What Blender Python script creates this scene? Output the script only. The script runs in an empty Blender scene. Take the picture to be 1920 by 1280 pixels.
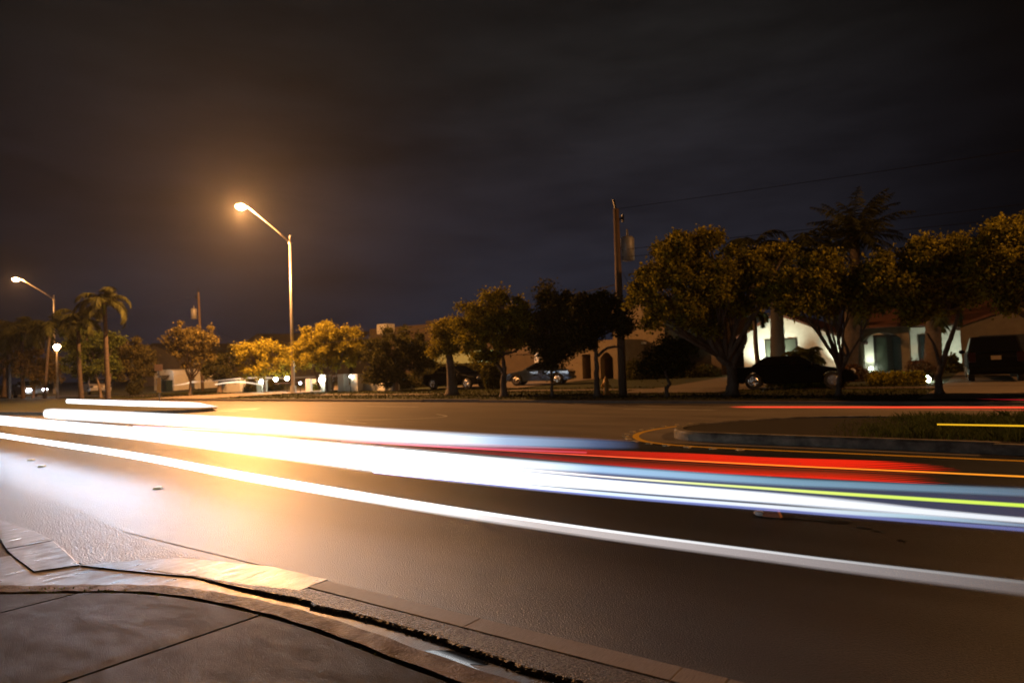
import bpy, math, random
import numpy as np
from mathutils import Vector
random.seed(7); rng = np.random.default_rng(7)
S = bpy.context.scene; COL = S.collection
# ---------------------------------------------------------------- camera
F = 1280.; H = 1.5
PITCH = math.atan((685.4-640)/1280); ROLL = math.atan(.034)
YAW = math.pi/2-math.atan(1760/1280)
fw = np.array([-math.sin(YAW)*math.cos(PITCH), math.cos(YAW)*math.cos(PITCH), math.sin(PITCH)])
r0 = np.array([math.cos(YAW), math.sin(YAW), 0]); u0 = np.cross(r0, fw)
rt = math.cos(ROLL)*r0-math.sin(ROLL)*u0; up = math.cos(ROLL)*u0+math.sin(ROLL)*r0
cd = bpy.data.cameras.new('camera'); cam = bpy.data.objects.new('camera', cd); COL.objects.link(cam); S.camera = cam
from mathutils import Matrix
M4 = Matrix(((rt[0], up[0], -fw[0], 0), (rt[1], up[1], -fw[1], 0), (rt[2], up[2], -fw[2], H), (0, 0, 0, 1)))
cam.matrix_world = M4
cd.sensor_width = 36; cd.lens = 24; cd.clip_end = 3000; cd.clip_start = .05
cd.dof.use_dof = True; cd.dof.focus_distance = 5.0; cd.dof.aperture_fstop = 2.0
S.view_settings.view_transform = 'Standard'; S.view_settings.look = 'None'; S.view_settings.exposure = 0; S.view_settings.gamma = 1
S.cycles.max_bounces = 6; S.cycles.transparent_max_bounces = 48; S.cycles.sample_clamp_indirect = 4
S.cycles.use_light_tree = True
# ---------------------------------------------------------------- night sky
w = bpy.data.worlds.new('World'); S.world = w; w.use_nodes = True
nt = w.node_tree; N = nt.nodes; L = nt.links
bg = N['Background']; tc = N.new('ShaderNodeTexCoord')
sep = N.new('ShaderNodeSeparateXYZ'); L.new(tc.outputs['Generated'], sep.inputs[0])
rmp = N.new('ShaderNodeValToRGB'); L.new(sep.outputs['Z'], rmp.inputs[0])
cr = rmp.color_ramp
cr.elements[0].position = 0.0; cr.elements[0].color = (.0100, .0110, .0185, 1)
cr.elements[1].position = .62; cr.elements[1].color = (.0052, .0046, .0040, 1)
e = cr.elements.new(.10); e.color = (.0135, .0135, .0200, 1)
e = cr.elements.new(.22); e.color = (.0130, .0122, .0165, 1)
e = cr.elements.new(.40); e.color = (.0105, .0098, .0100, 1)
mp = N.new('ShaderNodeMapping'); L.new(tc.outputs['Generated'], mp.inputs[0]); mp.inputs['Scale'].default_value = (1.6, 1.6, 7)
mp.inputs['Rotation'].default_value = (.25, .1, 0)
nz = N.new('ShaderNodeTexNoise'); L.new(mp.outputs[0], nz.inputs['Vector']); nz.inputs['Scale'].default_value = 1.7; nz.inputs['Detail'].default_value = 7; nz.inputs['Roughness'].default_value = .6
mr = N.new('ShaderNodeMapRange'); L.new(nz.outputs[0], mr.inputs[0]); mr.inputs[1].default_value = .3; mr.inputs[2].default_value = .72; mr.inputs[3].default_value = .6; mr.inputs[4].default_value = 1.6
# lamp glow put into the sky left of centre; darker right and far left
dt = N.new('ShaderNodeVectorMath'); dt.operation = 'DOT_PRODUCT'; L.new(tc.outputs['Generated'], dt.inputs[0])
g = fw*F+rt*(-120)+up*240; g = g/np.linalg.norm(g); dt.inputs[1].default_value = tuple(g)
m2 = N.new('ShaderNodeMapRange'); L.new(dt.outputs['Value'], m2.inputs[0]); m2.inputs[1].default_value = .72; m2.inputs[2].default_value = .98; m2.inputs[3].default_value = .16; m2.inputs[4].default_value = 1.12
m2.interpolation_type = 'SMOOTHSTEP'
mu = N.new('ShaderNodeMath'); mu.operation = 'MULTIPLY'; L.new(mr.outputs[0], mu.inputs[0]); L.new(m2.outputs[0], mu.inputs[1])
L.new(rmp.outputs[0], bg.inputs[0]); L.new(mu.outputs[0], bg.inputs[1])

# ---------------------------------------------------------------- helpers
def ray(x, y): return fw*F+rt*(x-960)+up*(640-y)
def G(x, y, z=0.):
    d = ray(x, y); return np.array([0, 0, H])+d*((z-H)/d[2])
def PY(x, y, Y):
    d = ray(x, y); return np.array([0, 0, H])+d*(Y/d[1])
def PZ(x, y, Z):                      # at depth Z in front of the camera
    return np.array([0, 0, H])+ray(x, y)*(Z/F)
def depth(p): return float((np.array(p)-[0, 0, H])@fw)

def lin(h):
    h = h.lstrip('#'); o = []
    for i in (0, 2, 4):
        c = int(h[i:i+2], 16)/255; o.append(c/12.92 if c <= .04045 else ((c+.055)/1.055)**2.4)
    return (*o, 1)
MATS = {}
def mat(name, c1, c2=None, rough=.7, scale=3., metal=0., bump=0., bscale=None, rough2=None, spec=.5, stretch=(1, 1, 1), detail=6, coat=0, leaf=False, lo=.32, hi=.7):
    if name in MATS: return MATS[name]
    m = bpy.data.materials.new(name); m.use_nodes = True; MATS[name] = m
    n = m.node_tree.nodes; l = m.node_tree.links; p = n['Principled BSDF']
    c2 = c2 or tuple(v*.72 for v in c1[:3])
    tcn = n.new('ShaderNodeTexCoord'); mpn = n.new('ShaderNodeMapping'); l.new(tcn.outputs['Object'], mpn.inputs[0]); mpn.inputs['Scale'].default_value = stretch
    no = n.new('ShaderNodeTexNoise'); no.inputs['Scale'].default_value = scale; no.inputs['Detail'].default_value = detail; no.inputs['Roughness'].default_value = .65
    l.new(mpn.outputs[0], no.inputs['Vector'])
    ra = n.new('ShaderNodeValToRGB'); ra.color_ramp.elements[0].position = lo; ra.color_ramp.elements[1].position = hi
    ra.color_ramp.elements[0].color = (*c2[:3], 1); ra.color_ramp.elements[1].color = (*c1[:3], 1)
    if leaf:
        ge = n.new('ShaderNodeNewGeometry'); mx = n.new('ShaderNodeMath'); mx.operation = 'MULTIPLY_ADD'
        l.new(ge.outputs['Random Per Island'], mx.inputs[0]); mx.inputs[1].default_value = .5; mx.inputs[2].default_value = 0
        ad = n.new('ShaderNodeMath'); ad.operation = 'MULTIPLY_ADD'; l.new(no.outputs[0], ad.inputs[0]); ad.inputs[1].default_value = .55; l.new(mx.outputs[0], ad.inputs[2])
        l.new(ad.outputs[0], ra.inputs[0])
    else: l.new(no.outputs[0], ra.inputs[0])
    if leaf:
        spec = .15; rough = .7; rough2 = None
        tl = n.new('ShaderNodeBsdfTranslucent'); l.new(ra.outputs[0], tl.inputs[0]); ms_ = n.new('ShaderNodeMixShader'); ms_.inputs[0].default_value = .38
        l.new(p.outputs[0], ms_.inputs[1]); l.new(tl.outputs[0], ms_.inputs[2]); l.new(ms_.outputs[0], n['Material Output'].inputs[0])
    l.new(ra.outputs[0], p.inputs['Base Color'])
    p.inputs['Metallic'].default_value = metal; p.inputs['Specular IOR Level'].default_value = spec; p.inputs['Coat Weight'].default_value = coat
    if rough2 is not None:
        r_ = n.new('ShaderNodeMapRange'); l.new(no.outputs[0], r_.inputs[0]); r_.inputs[1].default_value = .35; r_.inputs[2].default_value = .65; r_.inputs[3].default_value = rough; r_.inputs[4].default_value = rough2
        l.new(r_.outputs[0], p.inputs['Roughness'])
    else: p.inputs['Roughness'].default_value = rough
    if bump:
        b = n.new('ShaderNodeBump'); b.inputs['Strength'].default_value = bump; b.inputs['Distance'].default_value = .02
        nb = n.new('ShaderNodeTexNoise'); nb.inputs['Scale'].default_value = bscale or scale*6; nb.inputs['Detail'].default_value = 5
        l.new(mpn.outputs[0], nb.inputs['Vector']); l.new(nb.outputs[0], b.inputs['Height']); l.new(b.outputs[0], p.inputs['Normal'])
    return m
def emat(name, col, strength):
    if name in MATS: return MATS[name]
    m = bpy.data.materials.new(name); m.use_nodes = True; MATS[name] = m
    p = m.node_tree.nodes['Principled BSDF']; p.inputs['Base Color'].default_value = (.8, .8, .8, 1)
    p.inputs['Emission Color'].default_value = (*col[:3], 1); p.inputs['Emission Strength'].default_value = strength
    return m
class MB:
    def __init__(s): s.v = []; s.f = []
    def add(s, v, f):
        o = len(s.v); s.v += [tuple(map(float, p)) for p in v]; s.f += [tuple(i+o for i in q) for q in f]; return s
    def box(s, x0, x1, y0, y1, z0, z1):
        return s.add([(x0, y0, z0), (x1, y0, z0), (x1, y1, z0), (x0, y1, z0), (x0, y0, z1), (x1, y0, z1), (x1, y1, z1), (x0, y1, z1)],
                     [(3, 2, 1, 0), (4, 5, 6, 7), (0, 1, 5, 4), (1, 2, 6, 5), (2, 3, 7, 6), (3, 0, 4, 7)])
    def tube(s, pts, rad, n=8, sy=1., cap=True):
        pts = [np.array(p, float) for p in pts]; k = len(pts)
        if not hasattr(rad, '__len__'): rad = [rad]*k
        o = len(s.v); ref = None
        for i, p in enumerate(pts):
            t = pts[min(i+1, k-1)]-pts[max(i-1, 0)]; t = t/(np.linalg.norm(t)+1e-9)
            if ref is None: ref = np.array([0, 0, 1.]) if abs(t[2]) < .9 else np.array([1., 0, 0])
            a = np.cross(t, ref); a /= np.linalg.norm(a)+1e-9; b = np.cross(a, t); ref = b if abs(t[2]) >= .9 else ref
            for j in range(n):
                th = 2*math.pi*j/n; s.v.append(tuple(p+rad[i]*(a*math.cos(th)*sy+b*math.sin(th))))
        for i in range(k-1):
            for j in range(n):
                j2 = (j+1) % n; s.f.append((o+i*n+j, o+i*n+j2, o+(i+1)*n+j2, o+(i+1)*n+j))
        if cap: s.f.append(tuple(o+j for j in range(n))[::-1]); s.f.append(tuple(o+(k-1)*n+j for j in range(n)))
        return s
    def prism(s, poly, vec):            # poly = list of 3D points, extruded along vec
        k = len(poly); vec = np.array(vec, float)
        a = [np.array(p, float) for p in poly]; b = [p+vec for p in a]
        return s.add(a+b, [tuple(range(k))[::-1], tuple(range(k, 2*k))]+[(i, (i+1) % k, k+(i+1) % k, k+i) for i in range(k)])
    def lathe(s, c, prof, n=16):
        o = len(s.v)
        for r_, z in prof:
            for j in range(n): s.v.append((c[0]+r_*math.cos(2*math.pi*j/n), c[1]+r_*math.sin(2*math.pi*j/n), c[2]+z))
        for i in range(len(prof)-1):
            for j in range(n): s.f.append((o+i*n+j, o+i*n+(j+1) % n, o+(i+1)*n+(j+1) % n, o+(i+1)*n+j))
        s.f.append(tuple(o+j for j in range(n))[::-1]); s.f.append(tuple(o+(len(prof)-1)*n+j for j in range(n))); return s
    def ball(s, c, r_, n=14, m=9, sq=(1, 1, 1)):
        o = len(s.v)
        for i in range(m+1):
            ph = math.pi*i/m
            for j in range(n): s.v.append((c[0]+r_*sq[0]*math.sin(ph)*math.cos(2*math.pi*j/n), c[1]+r_*sq[1]*math.sin(ph)*math.sin(2*math.pi*j/n), c[2]+r_*sq[2]*math.cos(ph)))
        for i in range(m):
            for j in range(n): s.f.append((o+i*n+j, o+(i+1)*n+j, o+(i+1)*n+(j+1) % n, o+i*n+(j+1) % n))
        return s
def wloc(p):
    o = np.zeros(3)
    while p is not None: o = o+np.array(p.location); p = p.parent
    return o
def obj(name, mb, material, parent=None, smooth=False, bevel=0, loc=None):
    off = wloc(parent) if parent else (np.array(loc, float) if loc is not None else np.zeros(3))
    me = bpy.data.meshes.new(name)
    v = (np.array(mb.v, float).reshape(-1, 3)-off); me.from_pydata(v.tolist(), [], mb.f); me.update()
    if smooth: me.polygons.foreach_set('use_smooth', [True]*len(me.polygons))
    me.materials.append(material)
    o = bpy.data.objects.new(name, me); COL.objects.link(o)
    if parent: o.parent = parent
    elif loc is not None: o.location = tuple(off)
    if bevel:
        b = o.modifiers.new('bevel', 'BEVEL'); b.width = bevel; b.segments = 2; b.limit_method = 'ANGLE'
    return o
def tag(o, label=None, cat=None, group=None, kind=None):
    if label: o['label'] = label
    if cat: o['category'] = cat
    if group: o['group'] = group
    if kind: o['kind'] = kind
    return o
def thing(name, loc, label, cat, group=None):
    o = bpy.data.objects.new(name, None); COL.objects.link(o); o.location = tuple(map(float, loc)); o.empty_display_size = .2
    return tag(o, label, cat, group)
def copy_tree(o, parent=None):
    c = o.copy(); COL.objects.link(c)
    if parent: c.parent = parent
    for ch in list(o.children): copy_tree(ch, c)
    return c
def lamp(name, loc, power, col, radius=.1, kind='POINT', target=None, angle=90, parent=None, blend=.6):
    d = bpy.data.lights.new(name, kind); d.energy = power; d.color = col; d.shadow_soft_size = radius
    o = bpy.data.objects.new(name, d); COL.objects.link(o)
    if kind == 'SPOT':
        d.spot_size = math.radians(angle); d.spot_blend = blend
        o.rotation_euler = (Vector(target)-Vector(loc)).to_track_quat('-Z', 'Y').to_euler()
    if parent:
        o.parent = parent; o.location = tuple(np.array(loc)-wloc(parent))
    else: o.location = tuple(map(float, loc))
    return o
def smooth1(t): t = min(1, max(0, t)); return t*t*(3-2*t)
def lotz(y): return .12+.22*smooth1((y-30)/14)

# ---------------------------------------------------------------- materials
ASPH = mat('wet asphalt', (.062, .068, .074), (.008, .009, .010), rough=.32, rough2=.44, scale=60, bump=.65, bscale=95, spec=.5, detail=2, lo=.42, hi=.62)
n = ASPH.node_tree.nodes; l = ASPH.node_tree.links; p = n['Principled BSDF']; src_ = p.inputs['Base Color'].links[0].from_socket
tcn = n.new('ShaderNodeTexCoord'); mpn = n.new('ShaderNodeMapping'); l.new(tcn.outputs['Object'], mpn.inputs[0]); mpn.inputs['Scale'].default_value = (.16, 1.5, 1)
no = n.new('ShaderNodeTexNoise'); no.inputs['Scale'].default_value = 1.1; no.inputs['Detail'].default_value = 8; l.new(mpn.outputs[0], no.inputs['Vector'])
mr_ = n.new('ShaderNodeMapRange'); l.new(no.outputs[0], mr_.inputs[0]); mr_.inputs[1].default_value = .35; mr_.inputs[2].default_value = .65; mr_.inputs[3].default_value = .55; mr_.inputs[4].default_value = 1.3
vm = n.new('ShaderNodeVectorMath'); vm.operation = 'SCALE'; l.new(src_, vm.inputs[0]); l.new(mr_.outputs[0], vm.inputs['Scale']); l.new(vm.outputs[0], p.inputs['Base Color'])
FASPH = mat('dry lamp-lit asphalt', (.23, .20, .17), (.14, .12, .10), rough=.55, rough2=.62, scale=.9, bump=.3, bscale=50, stretch=(.25, 1.6, 1))  # lamp light on the far lanes put into a paler asphalt colour
OASPH = mat('old dark asphalt', (.07, .07, .07), (.012, .012, .012), rough=.6, scale=60, bump=1, bscale=60, lo=.45, hi=.62)
ASPR = mat('coarse asphalt', (.12, .115, .11), (.012, .012, .012), rough=.28, rough2=.6, scale=45, bump=.8, bscale=60, spec=.5, detail=2, lo=.42, hi=.6)
CONC = mat('worn concrete', (.20, .17, .14), (.08, .065, .05), rough=.62, rough2=.38, scale=5, bump=.35, bscale=70)
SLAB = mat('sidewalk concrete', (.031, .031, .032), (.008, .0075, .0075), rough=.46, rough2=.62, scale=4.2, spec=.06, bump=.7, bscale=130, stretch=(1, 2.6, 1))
KERB = mat('stained kerb concrete', (.17, .10, .042), (.05, .028, .012), spec=.2, rough=.7, rough2=.5, scale=6, bump=.6, bscale=55)
BRUSH = mat('brushed concrete', (.28, .235, .19), (.17, .135, .105), rough=.6, scale=9, stretch=(26, 1.2, 1), bump=.35, bscale=9)
DIRT = mat('wet dirt', (.022, .016, .011), (.008, .006, .004), rough=.8, scale=20, bump=.4)
GRASS = mat('lawn', (.055, .062, .018), (.02, .024, .009), rough=.85, scale=2.2, bump=.9, bscale=22)
FARM = mat('verge concrete', (.22, .18, .14), rough=.7, scale=3)
YPAINT = mat('yellow road paint', (.9, .58, .04), (.75, .45, .03), rough=.5, scale=14)
WPAINT = mat('white road paint', (.7, .7, .66), (.4, .4, .38), rough=.45, scale=10)
BARK = mat('tree bark', (.19, .14, .10), (.07, .05, .035), rough=.85, scale=6, stretch=(1, 1, .35), bump=.7, bscale=22)
PBARK = mat('palm bark', (.10, .07, .05), (.04, .03, .024), rough=.85, scale=4, stretch=(1, 1, 4), bump=.5)
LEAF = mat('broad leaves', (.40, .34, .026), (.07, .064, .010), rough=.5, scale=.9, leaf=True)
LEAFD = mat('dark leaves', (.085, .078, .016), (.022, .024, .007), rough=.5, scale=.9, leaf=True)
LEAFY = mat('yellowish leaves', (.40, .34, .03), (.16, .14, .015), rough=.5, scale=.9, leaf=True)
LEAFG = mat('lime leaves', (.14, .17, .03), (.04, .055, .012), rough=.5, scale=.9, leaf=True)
FROND = mat('palm fronds', (.075, .078, .02), (.025, .028, .009), rough=.5, scale=2, leaf=True)
STEEL = mat('galvanised steel', (.42, .40, .37), (.28, .26, .24), rough=.42, metal=.6, scale=4)
ALU = mat('painted grey metal', (.30, .29, .27), rough=.5, metal=.2, scale=6)
WOOD = mat('weathered pole wood', (.17, .115, .07), (.08, .05, .03), rough=.85, scale=3, stretch=(4, 4, .3), bump=.5)
WCONC = mat('wet concrete', (.11, .105, .10), (.05, .048, .045), rough=.26, rough2=.5, scale=7, spec=.5, bump=.25, bscale=60, stretch=(2, .5, 1))
STUCCO = mat('white stucco', (.62, .60, .54), (.52, .50, .45), rough=.85, scale=2.5, bump=.25, bscale=40)
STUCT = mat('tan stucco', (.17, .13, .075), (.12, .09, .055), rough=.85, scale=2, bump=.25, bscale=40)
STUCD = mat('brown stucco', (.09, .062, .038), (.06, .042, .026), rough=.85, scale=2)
STUCG = mat('grey stucco', (.12, .105, .09), (.09, .08, .07), rough=.85, scale=2)
TILE = mat('terracotta roof', (.14, .05, .025), (.07, .026, .014), rough=.8, scale=2.5, stretch=(6, 1, 1), bump=.6, bscale=8)
ROOFD = mat('dark roof', (.05, .042, .038), rough=.85, scale=3)
DOORW = mat('dark door wood', (.022, .018, .015), rough=.35, scale=5)
GLASS = mat('dark window glass', (.03, .035, .034), (.02, .024, .024), rough=.08, scale=1, spec=.7)
SHADE = mat('drawn window blind', (.06, .07, .05), (.04, .05, .035), rough=.4, scale=2)
RAIL = mat('dark iron railing', (.012, .011, .010), rough=.5, metal=.4)
BLACKP = mat('black car paint', (.003, .003, .0035), rough=.4, spec=.04, scale=1)
BLUEP = mat('blue grey car paint', (.07, .10, .16), rough=.25, metal=.5, coat=.8, scale=1)
GREYP = mat('silver car paint', (.34, .32, .30), rough=.3, metal=.5, coat=.6, scale=1)
TYRE = mat('tyre rubber', (.02, .02, .02), rough=.8, scale=6)
RIM = mat('alloy rim', (.6, .55, .48), rough=.25, metal=.9, scale=6)
CGLASS = mat('car glass', (.004, .004, .005), rough=.08, spec=.2, scale=1)
REDL = mat('red tail lens', (.012, .002, .002), rough=.2, scale=4)
CLEARL = mat('clear lamp lens', (.6, .6, .6), rough=.15, scale=4)
PLATE = mat('licence plate', (.2, .16, .10), (.15, .11, .07), rough=.5, scale=25)
HYDR = mat('hydrant paint', (.65, .33, .03), (.45, .2, .02), rough=.45, scale=6)
SIGNM = mat('tan sign plate', (.60, .40, .27), (.5, .33, .22), rough=.5, scale=8)
REFLY = mat('yellow reflector', (.8, .45, .02), rough=.3, scale=8)
TAR = mat('fresh tar', (.006, .006, .006), rough=.3, scale=12, bump=.5)
WATER = mat('puddle water', (.01, .012, .015), rough=.03, spec=.8, scale=1)
WHITEP = mat('crumpled white plastic', (.75, .74, .72), rough=.35, scale=8)
ORANGEP = mat('orange cardboard', (.5, .2, .1), rough=.7, scale=8)
BIN = mat('teal plastic bin', (.008, .03, .04), rough=.5, scale=4)
HAZE = .00023
HPS = (1.0, .43, .13)

# ---------------------------------------------------------------- ground, roads, kerbs
def sheet(name, pts, z, m, sub=None, zf=None):
    mb = MB(); mb.add([(x, y, z) for x, y in pts], [tuple(range(len(pts)))]); return tag(obj(name, mb, m), kind='structure')
sheet('ground', [(-900, -400), (500, -400), (500, 900), (-900, 900)], -.30, DIRT)
sheet('road', [(-400, 3.20), (200, 3.20), (200, 22.5), (-400, 22.5)], 0., ASPH)
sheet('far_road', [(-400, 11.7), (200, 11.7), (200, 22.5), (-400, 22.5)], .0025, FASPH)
# side street beyond the worn edge of the resurfaced road
mb = MB()
edge = [(-400, 3.9), (-40, 3.9), (-13.2, 3.9), (-10.9, 3.66), (-8.8, 3.46), (-6.2, 3.06), (-5.2, 3.03), (-4.6, 3.10)]
top = []
for (x0, y0), (x1, y1) in zip(edge[1:-1], edge[2:]):
    for t in np.linspace(0, 1, 24, endpoint=False): top.append((x0+(x1-x0)*t, y0+(y1-y0)*t+random.uniform(-.018, .018)))
top = [edge[0]]+top+[edge[-1]]
mb.add([(x, y, .004) for x, y in top]+[(-4.6, 2.85, .004), (-6.17, 2.45, .004), (-9.0, 2.76, .004), (-400, 2.8, .004)], [tuple(range(len(top)+4))])
tag(obj('side_street', mb, ASPR), kind='structure')
mb = MB(); mb.add([(-400, 2.43, -.004), (-7.9, 2.40, -.004), (-6.29, 2.12, -.004), (-5.9, 1.9, -.004), (-6.6, 1.3, -.004), (-7.2, .5, -.004), (-7.6, -1, -.004), (-7.6, -60, -.004), (-400, -60, -.004)], [tuple(range(9))])
tag(obj('side_street_lane', mb, OASPH), kind='structure')
# concrete valley gutter across the mouth of the side street: three pours with cracks
mb = MB()
def pour(p, z=.008, th=.05): mb.prism([(x, y, z-th) for x, y in p], (0, 0, th))
pour([(-7.33, 2.66), (-6.9, 2.58), (-6.17, 2.43), (-6.31, 2.15), (-7.02, 2.24), (-7.37, 2.30)])
pour([(-60, 2.90), (-9.02, 2.76), (-7.91, 2.72), (-7.36, 2.67), (-7.40, 2.305), (-7.87, 2.41), (-9.0, 2.45), (-60, 2.5)])
pour([(-6.15, 2.42), (-5.6, 2.56), (-5.0, 2.735), (-4.5, 2.77), (-4.0, 2.83), (-4.05, 3.215), (-4.7, 3.205), (-5.2, 3.08), (-5.6, 2.98), (-5.9, 2.75), (-6.1, 2.52)], .0085)
tag(obj('valley_gutter', mb, WCONC, bevel=.006), kind='structure')
# brushed concrete strip along the near edge of the road, in separate pours
mb = MB(); xs = [-4.04, -2.62, -1.36, -1.135, -.2, 1.4, 3.1, 5, 8, 14, 30, 90]
for a, b in zip(xs[:-1], xs[1:]):
    if a > -1.2 and a < 0: mb.box(a+.006, b-.006, 3.035, 3.195, -.06, .006)
    else: mb.box(a+.002, b-.002, 3.03, 3.197, -.06, .007)
tag(obj('gutter_strip', mb, BRUSH, bevel=.006), kind='structure')
# ragged asphalt lip between the strip and the lower gutter pan
mb = MB(); n = 620; xs = np.linspace(-5.55, 3.2, n); xs = np.concatenate([xs, [6, 90]])
lip0 = []; ph = 0
for i, x in enumerate(xs):
    base = np.interp(x, [-5.6, -5.0, -4.5, -3.9, -2.9, -1.9, 90], [2.60, 2.72, 2.765, 2.825, 2.835, 2.77, 2.75])
    ph = .86*ph+random.gauss(0, .0022)
    if -3.75 < x < -3.68: ph -= .006
    lip0.append(base+ph)
outer = [np.interp(x, [-5.6, -5.0, -4.5, -4.05, 90], [2.64, 2.79, 2.86, 3.02, 3.026])+(random.uniform(-.004, .004)) for x in xs]
v = []; f = []
for i, x in enumerate(xs):
    zt = .010+random.uniform(-.0008, .001)
    v += [(x, lip0[i], -.06), (x, lip0[i]+random.uniform(.003, .012), zt-.008), (x, lip0[i]+.022, zt), (x, (lip0[i]+outer[i])/2, zt+random.uniform(-.001, .001)), (x, outer[i], .004)]
for i in range(len(xs)-1):
    for j in range(4): f.append((i*5+j, (i+1)*5+j, (i+1)*5+j+1, i*5+j+1))
mb.add(v, f)
for i_ in range(500):
    x = random.uniform(-5.2, 2); y = np.interp(x, xs, lip0)-abs(random.gauss(0, .012)); r_ = random.uniform(.003, .008)
    a = [(x+r_*random.uniform(.7, 1.2)*math.cos(t), y+r_*math.sin(t), -.013) for t in (0, 1.6, 3.1, 4.7)]+[(x, y, -.013+r_*1.5)]
    mb.add(a, [(0, 1, 4), (1, 2, 4), (2, 3, 4), (3, 0, 4)])
tag(obj('asphalt_lip', mb, mat('lip asphalt', (.10, .09, .08), (.015, .014, .013), rough=.55, rough2=.4, scale=70, bump=.8, bscale=80, spec=.4, detail=2, lo=.42, hi=.62)), kind='structure')
# gutter pan
def kline(x, off=0):      # back of the kerb, y as a function of x
    return np.interp(x, [-5.63, -5.27, -4.82, -4.18, -3.6, -3.0, -2.35, 0, 90], [1.80, 2.02, 2.22, 2.34, 2.405, 2.40, 2.34, 2.25, 2.2])
kb = [(-8.0, -4), (-7.75, -1.0), (-7.3, .1), (-6.7, .95), (-6.1, 1.5), (-5.63, 1.80), (-5.27, 2.015), (-4.82, 2.20), (-4.18, 2.335), (-3.6, 2.395), (-3.0, 2.395), (-2.35, 2.35), (-1.5, 2.32), (0, 2.27), (3, 2.2), (10, 2.15), (90, 2.15)]
def dense(pl, n=14):
    P = np.array(pl); out = []
    for i in range(len(P)-1):
        p0 = P[max(i-1, 0)]; p1 = P[i]; p2 = P[i+1]; p3 = P[min(i+2, len(P)-1)]
        for t in np.linspace(0, 1, n, endpoint=False):
            out.append(.5*((2*p1)+(-p0+p2)*t+(2*p0-5*p1+4*p2-p3)*t*t+(-p0+3*p1-3*p2+p3)*t**3))
    out.append(P[-1]); return np.array(out)
KB = dense(kb)
def offset(P, d):
    T = np.gradient(P, axis=0); T /= np.linalg.norm(T, axis=1)[:, None]; return P+np.stack([-T[:, 1], T[:, 0]], 1)*d
mb = MB(); A0 = offset(KB, .195); B0 = offset(KB, .62); v = []; f = []
sel = [i for i in range(len(KB)) if KB[i][0] > -7.0]
for k, i in enumerate(sel):
    bx = A0[i][0]; bo = np.interp(bx, [-6.6, -5.9, -5.4, -5.0, -4.0, 90], [2.4, 2.6, 2.8, 2.88, 2.95, 2.95]); am = (A0[i][1]+bo)/2; zr = .013*smooth1((-4.0-bx)/1.1)
    v += [(A0[i][0], A0[i][1]-.02, -.006+zr), (bx, A0[i][1]+.06, -.016+zr), (bx, am, -.014+zr), (bx, bo, -.012+zr)]
f = [(k*4+j, (k+1)*4+j, (k+1)*4+j+1, k*4+j+1) for k in range(len(sel)-1) for j in range(3)]
mb.add(v, f); tag(obj('gutter_pan', mb, WCONC, smooth=True), kind='structure')
# kerb with rounded front edge, poured in lengths
mb = MB(); prof = [(.0, -.12), (.0, .088), (.012, .098), (.115, .100), (.155, .094), (.178, .078), (.195, .045), (.205, -.06)]
KERB = KERB
OFF = [offset(KB, d) for d, z in prof]; breaks = [-5.2, -3.72, -1.6, .6, 2.8, 6, 12, 30, 60]
rows = []; 
for i in range(len(KB)):
    dz = .003*math.sin(i*.7)
    # the kerb is worn down at the ramp, where the side street begins
    low = 1-.42*smooth1((-4.3-KB[i][0])/1.2)
    rows.append([(OFF[j][i][0], OFF[j][i][1], (z*low+dz if z > 0 else z)) for j, (d, z) in enumerate(prof)])
cur = []
def flush(cur):
    if len(cur) < 2: return
    k = len(prof); o = [p for r_ in cur for p in r_]
    mb.add(o, [(a*k+j, a*k+j+1, (a+1)*k+j+1, (a+1)*k+j) for a in range(len(cur)-1) for j in range(k-1)]+[tuple(range(k)), tuple((len(cur)-1)*k+j for j in range(k))[::-1]])
for i in range(len(KB)):
    cur.append(rows[i])
    if any(KB[max(i-1, 0)][0] < b <= KB[i][0] for b in breaks):
        flush(cur); cur = [[(p[0]+.007, p[1], p[2]) for p in rows[i]]]
flush(cur); tag(obj('kerb', mb, KERB, smooth=False), kind='structure')
# sidewalk slabs
mb = MB(); soil = offset(KB, -.0)
mb.add([(x, y, -.02) for x, y in KB]+[(90, -60, -.02), (-8, -60, -.02)], [tuple(range(len(KB)+2))[::-1]]); tag(obj('sidewalk_bed', mb, DIRT), kind='structure')
def kz(x): return .100*(1-.42*smooth1((-4.3-x)/1.2))-.004
mb = MB(); SB = offset(KB, -.020); cuts = [-7.7, -6.75, -5.2, -3.62, -2.1, -.6, .9, 2.4, 3.9, 6, 9, 90]
def slab(a, b, y0, y1, sl0, sl1):
    xs = np.linspace(a, b, 24); v = []; n_ = len(xs); k = 8
    for j_, q in enumerate([0, .004]+[.1, .25, .5, .75, .996, 1]):
        for i_, x in enumerate(xs):
            e_ = i_ in (0, n_-1) or j_ in (0, k-1); yt = y1(x); y = yt+(y0-yt)*q
            v.append((x+sl0+(sl1-sl0)*q, y, kz(x)-(.004 if e_ else 0)))
    mb.add(v, [(j_*n_+i_, j_*n_+i_+1, (j_+1)*n_+i_+1, (j_+1)*n_+i_)[::-1] for j_ in range(k-1) for i_ in range(n_-1)])
    rim = [j_ for j_ in range(n_)]+[r_*n_+n_-1 for r_ in range(1, k)]+[(k-1)*n_+c_ for c_ in range(n_-2, -1, -1)]+[r_*n_ for r_ in range(k-2, 0, -1)]
    lo_ = [(v[q][0], v[q][1], -.06) for q in rim]; o = len(mb.v)-len(v); m_ = len(rim); mb.add(lo_, [])
    o2 = len(mb.v)-m_
    for q in range(m_): mb.f.append((o+rim[q], o+rim[(q+1) % m_], o2+(q+1) % m_, o2+q))
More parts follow.
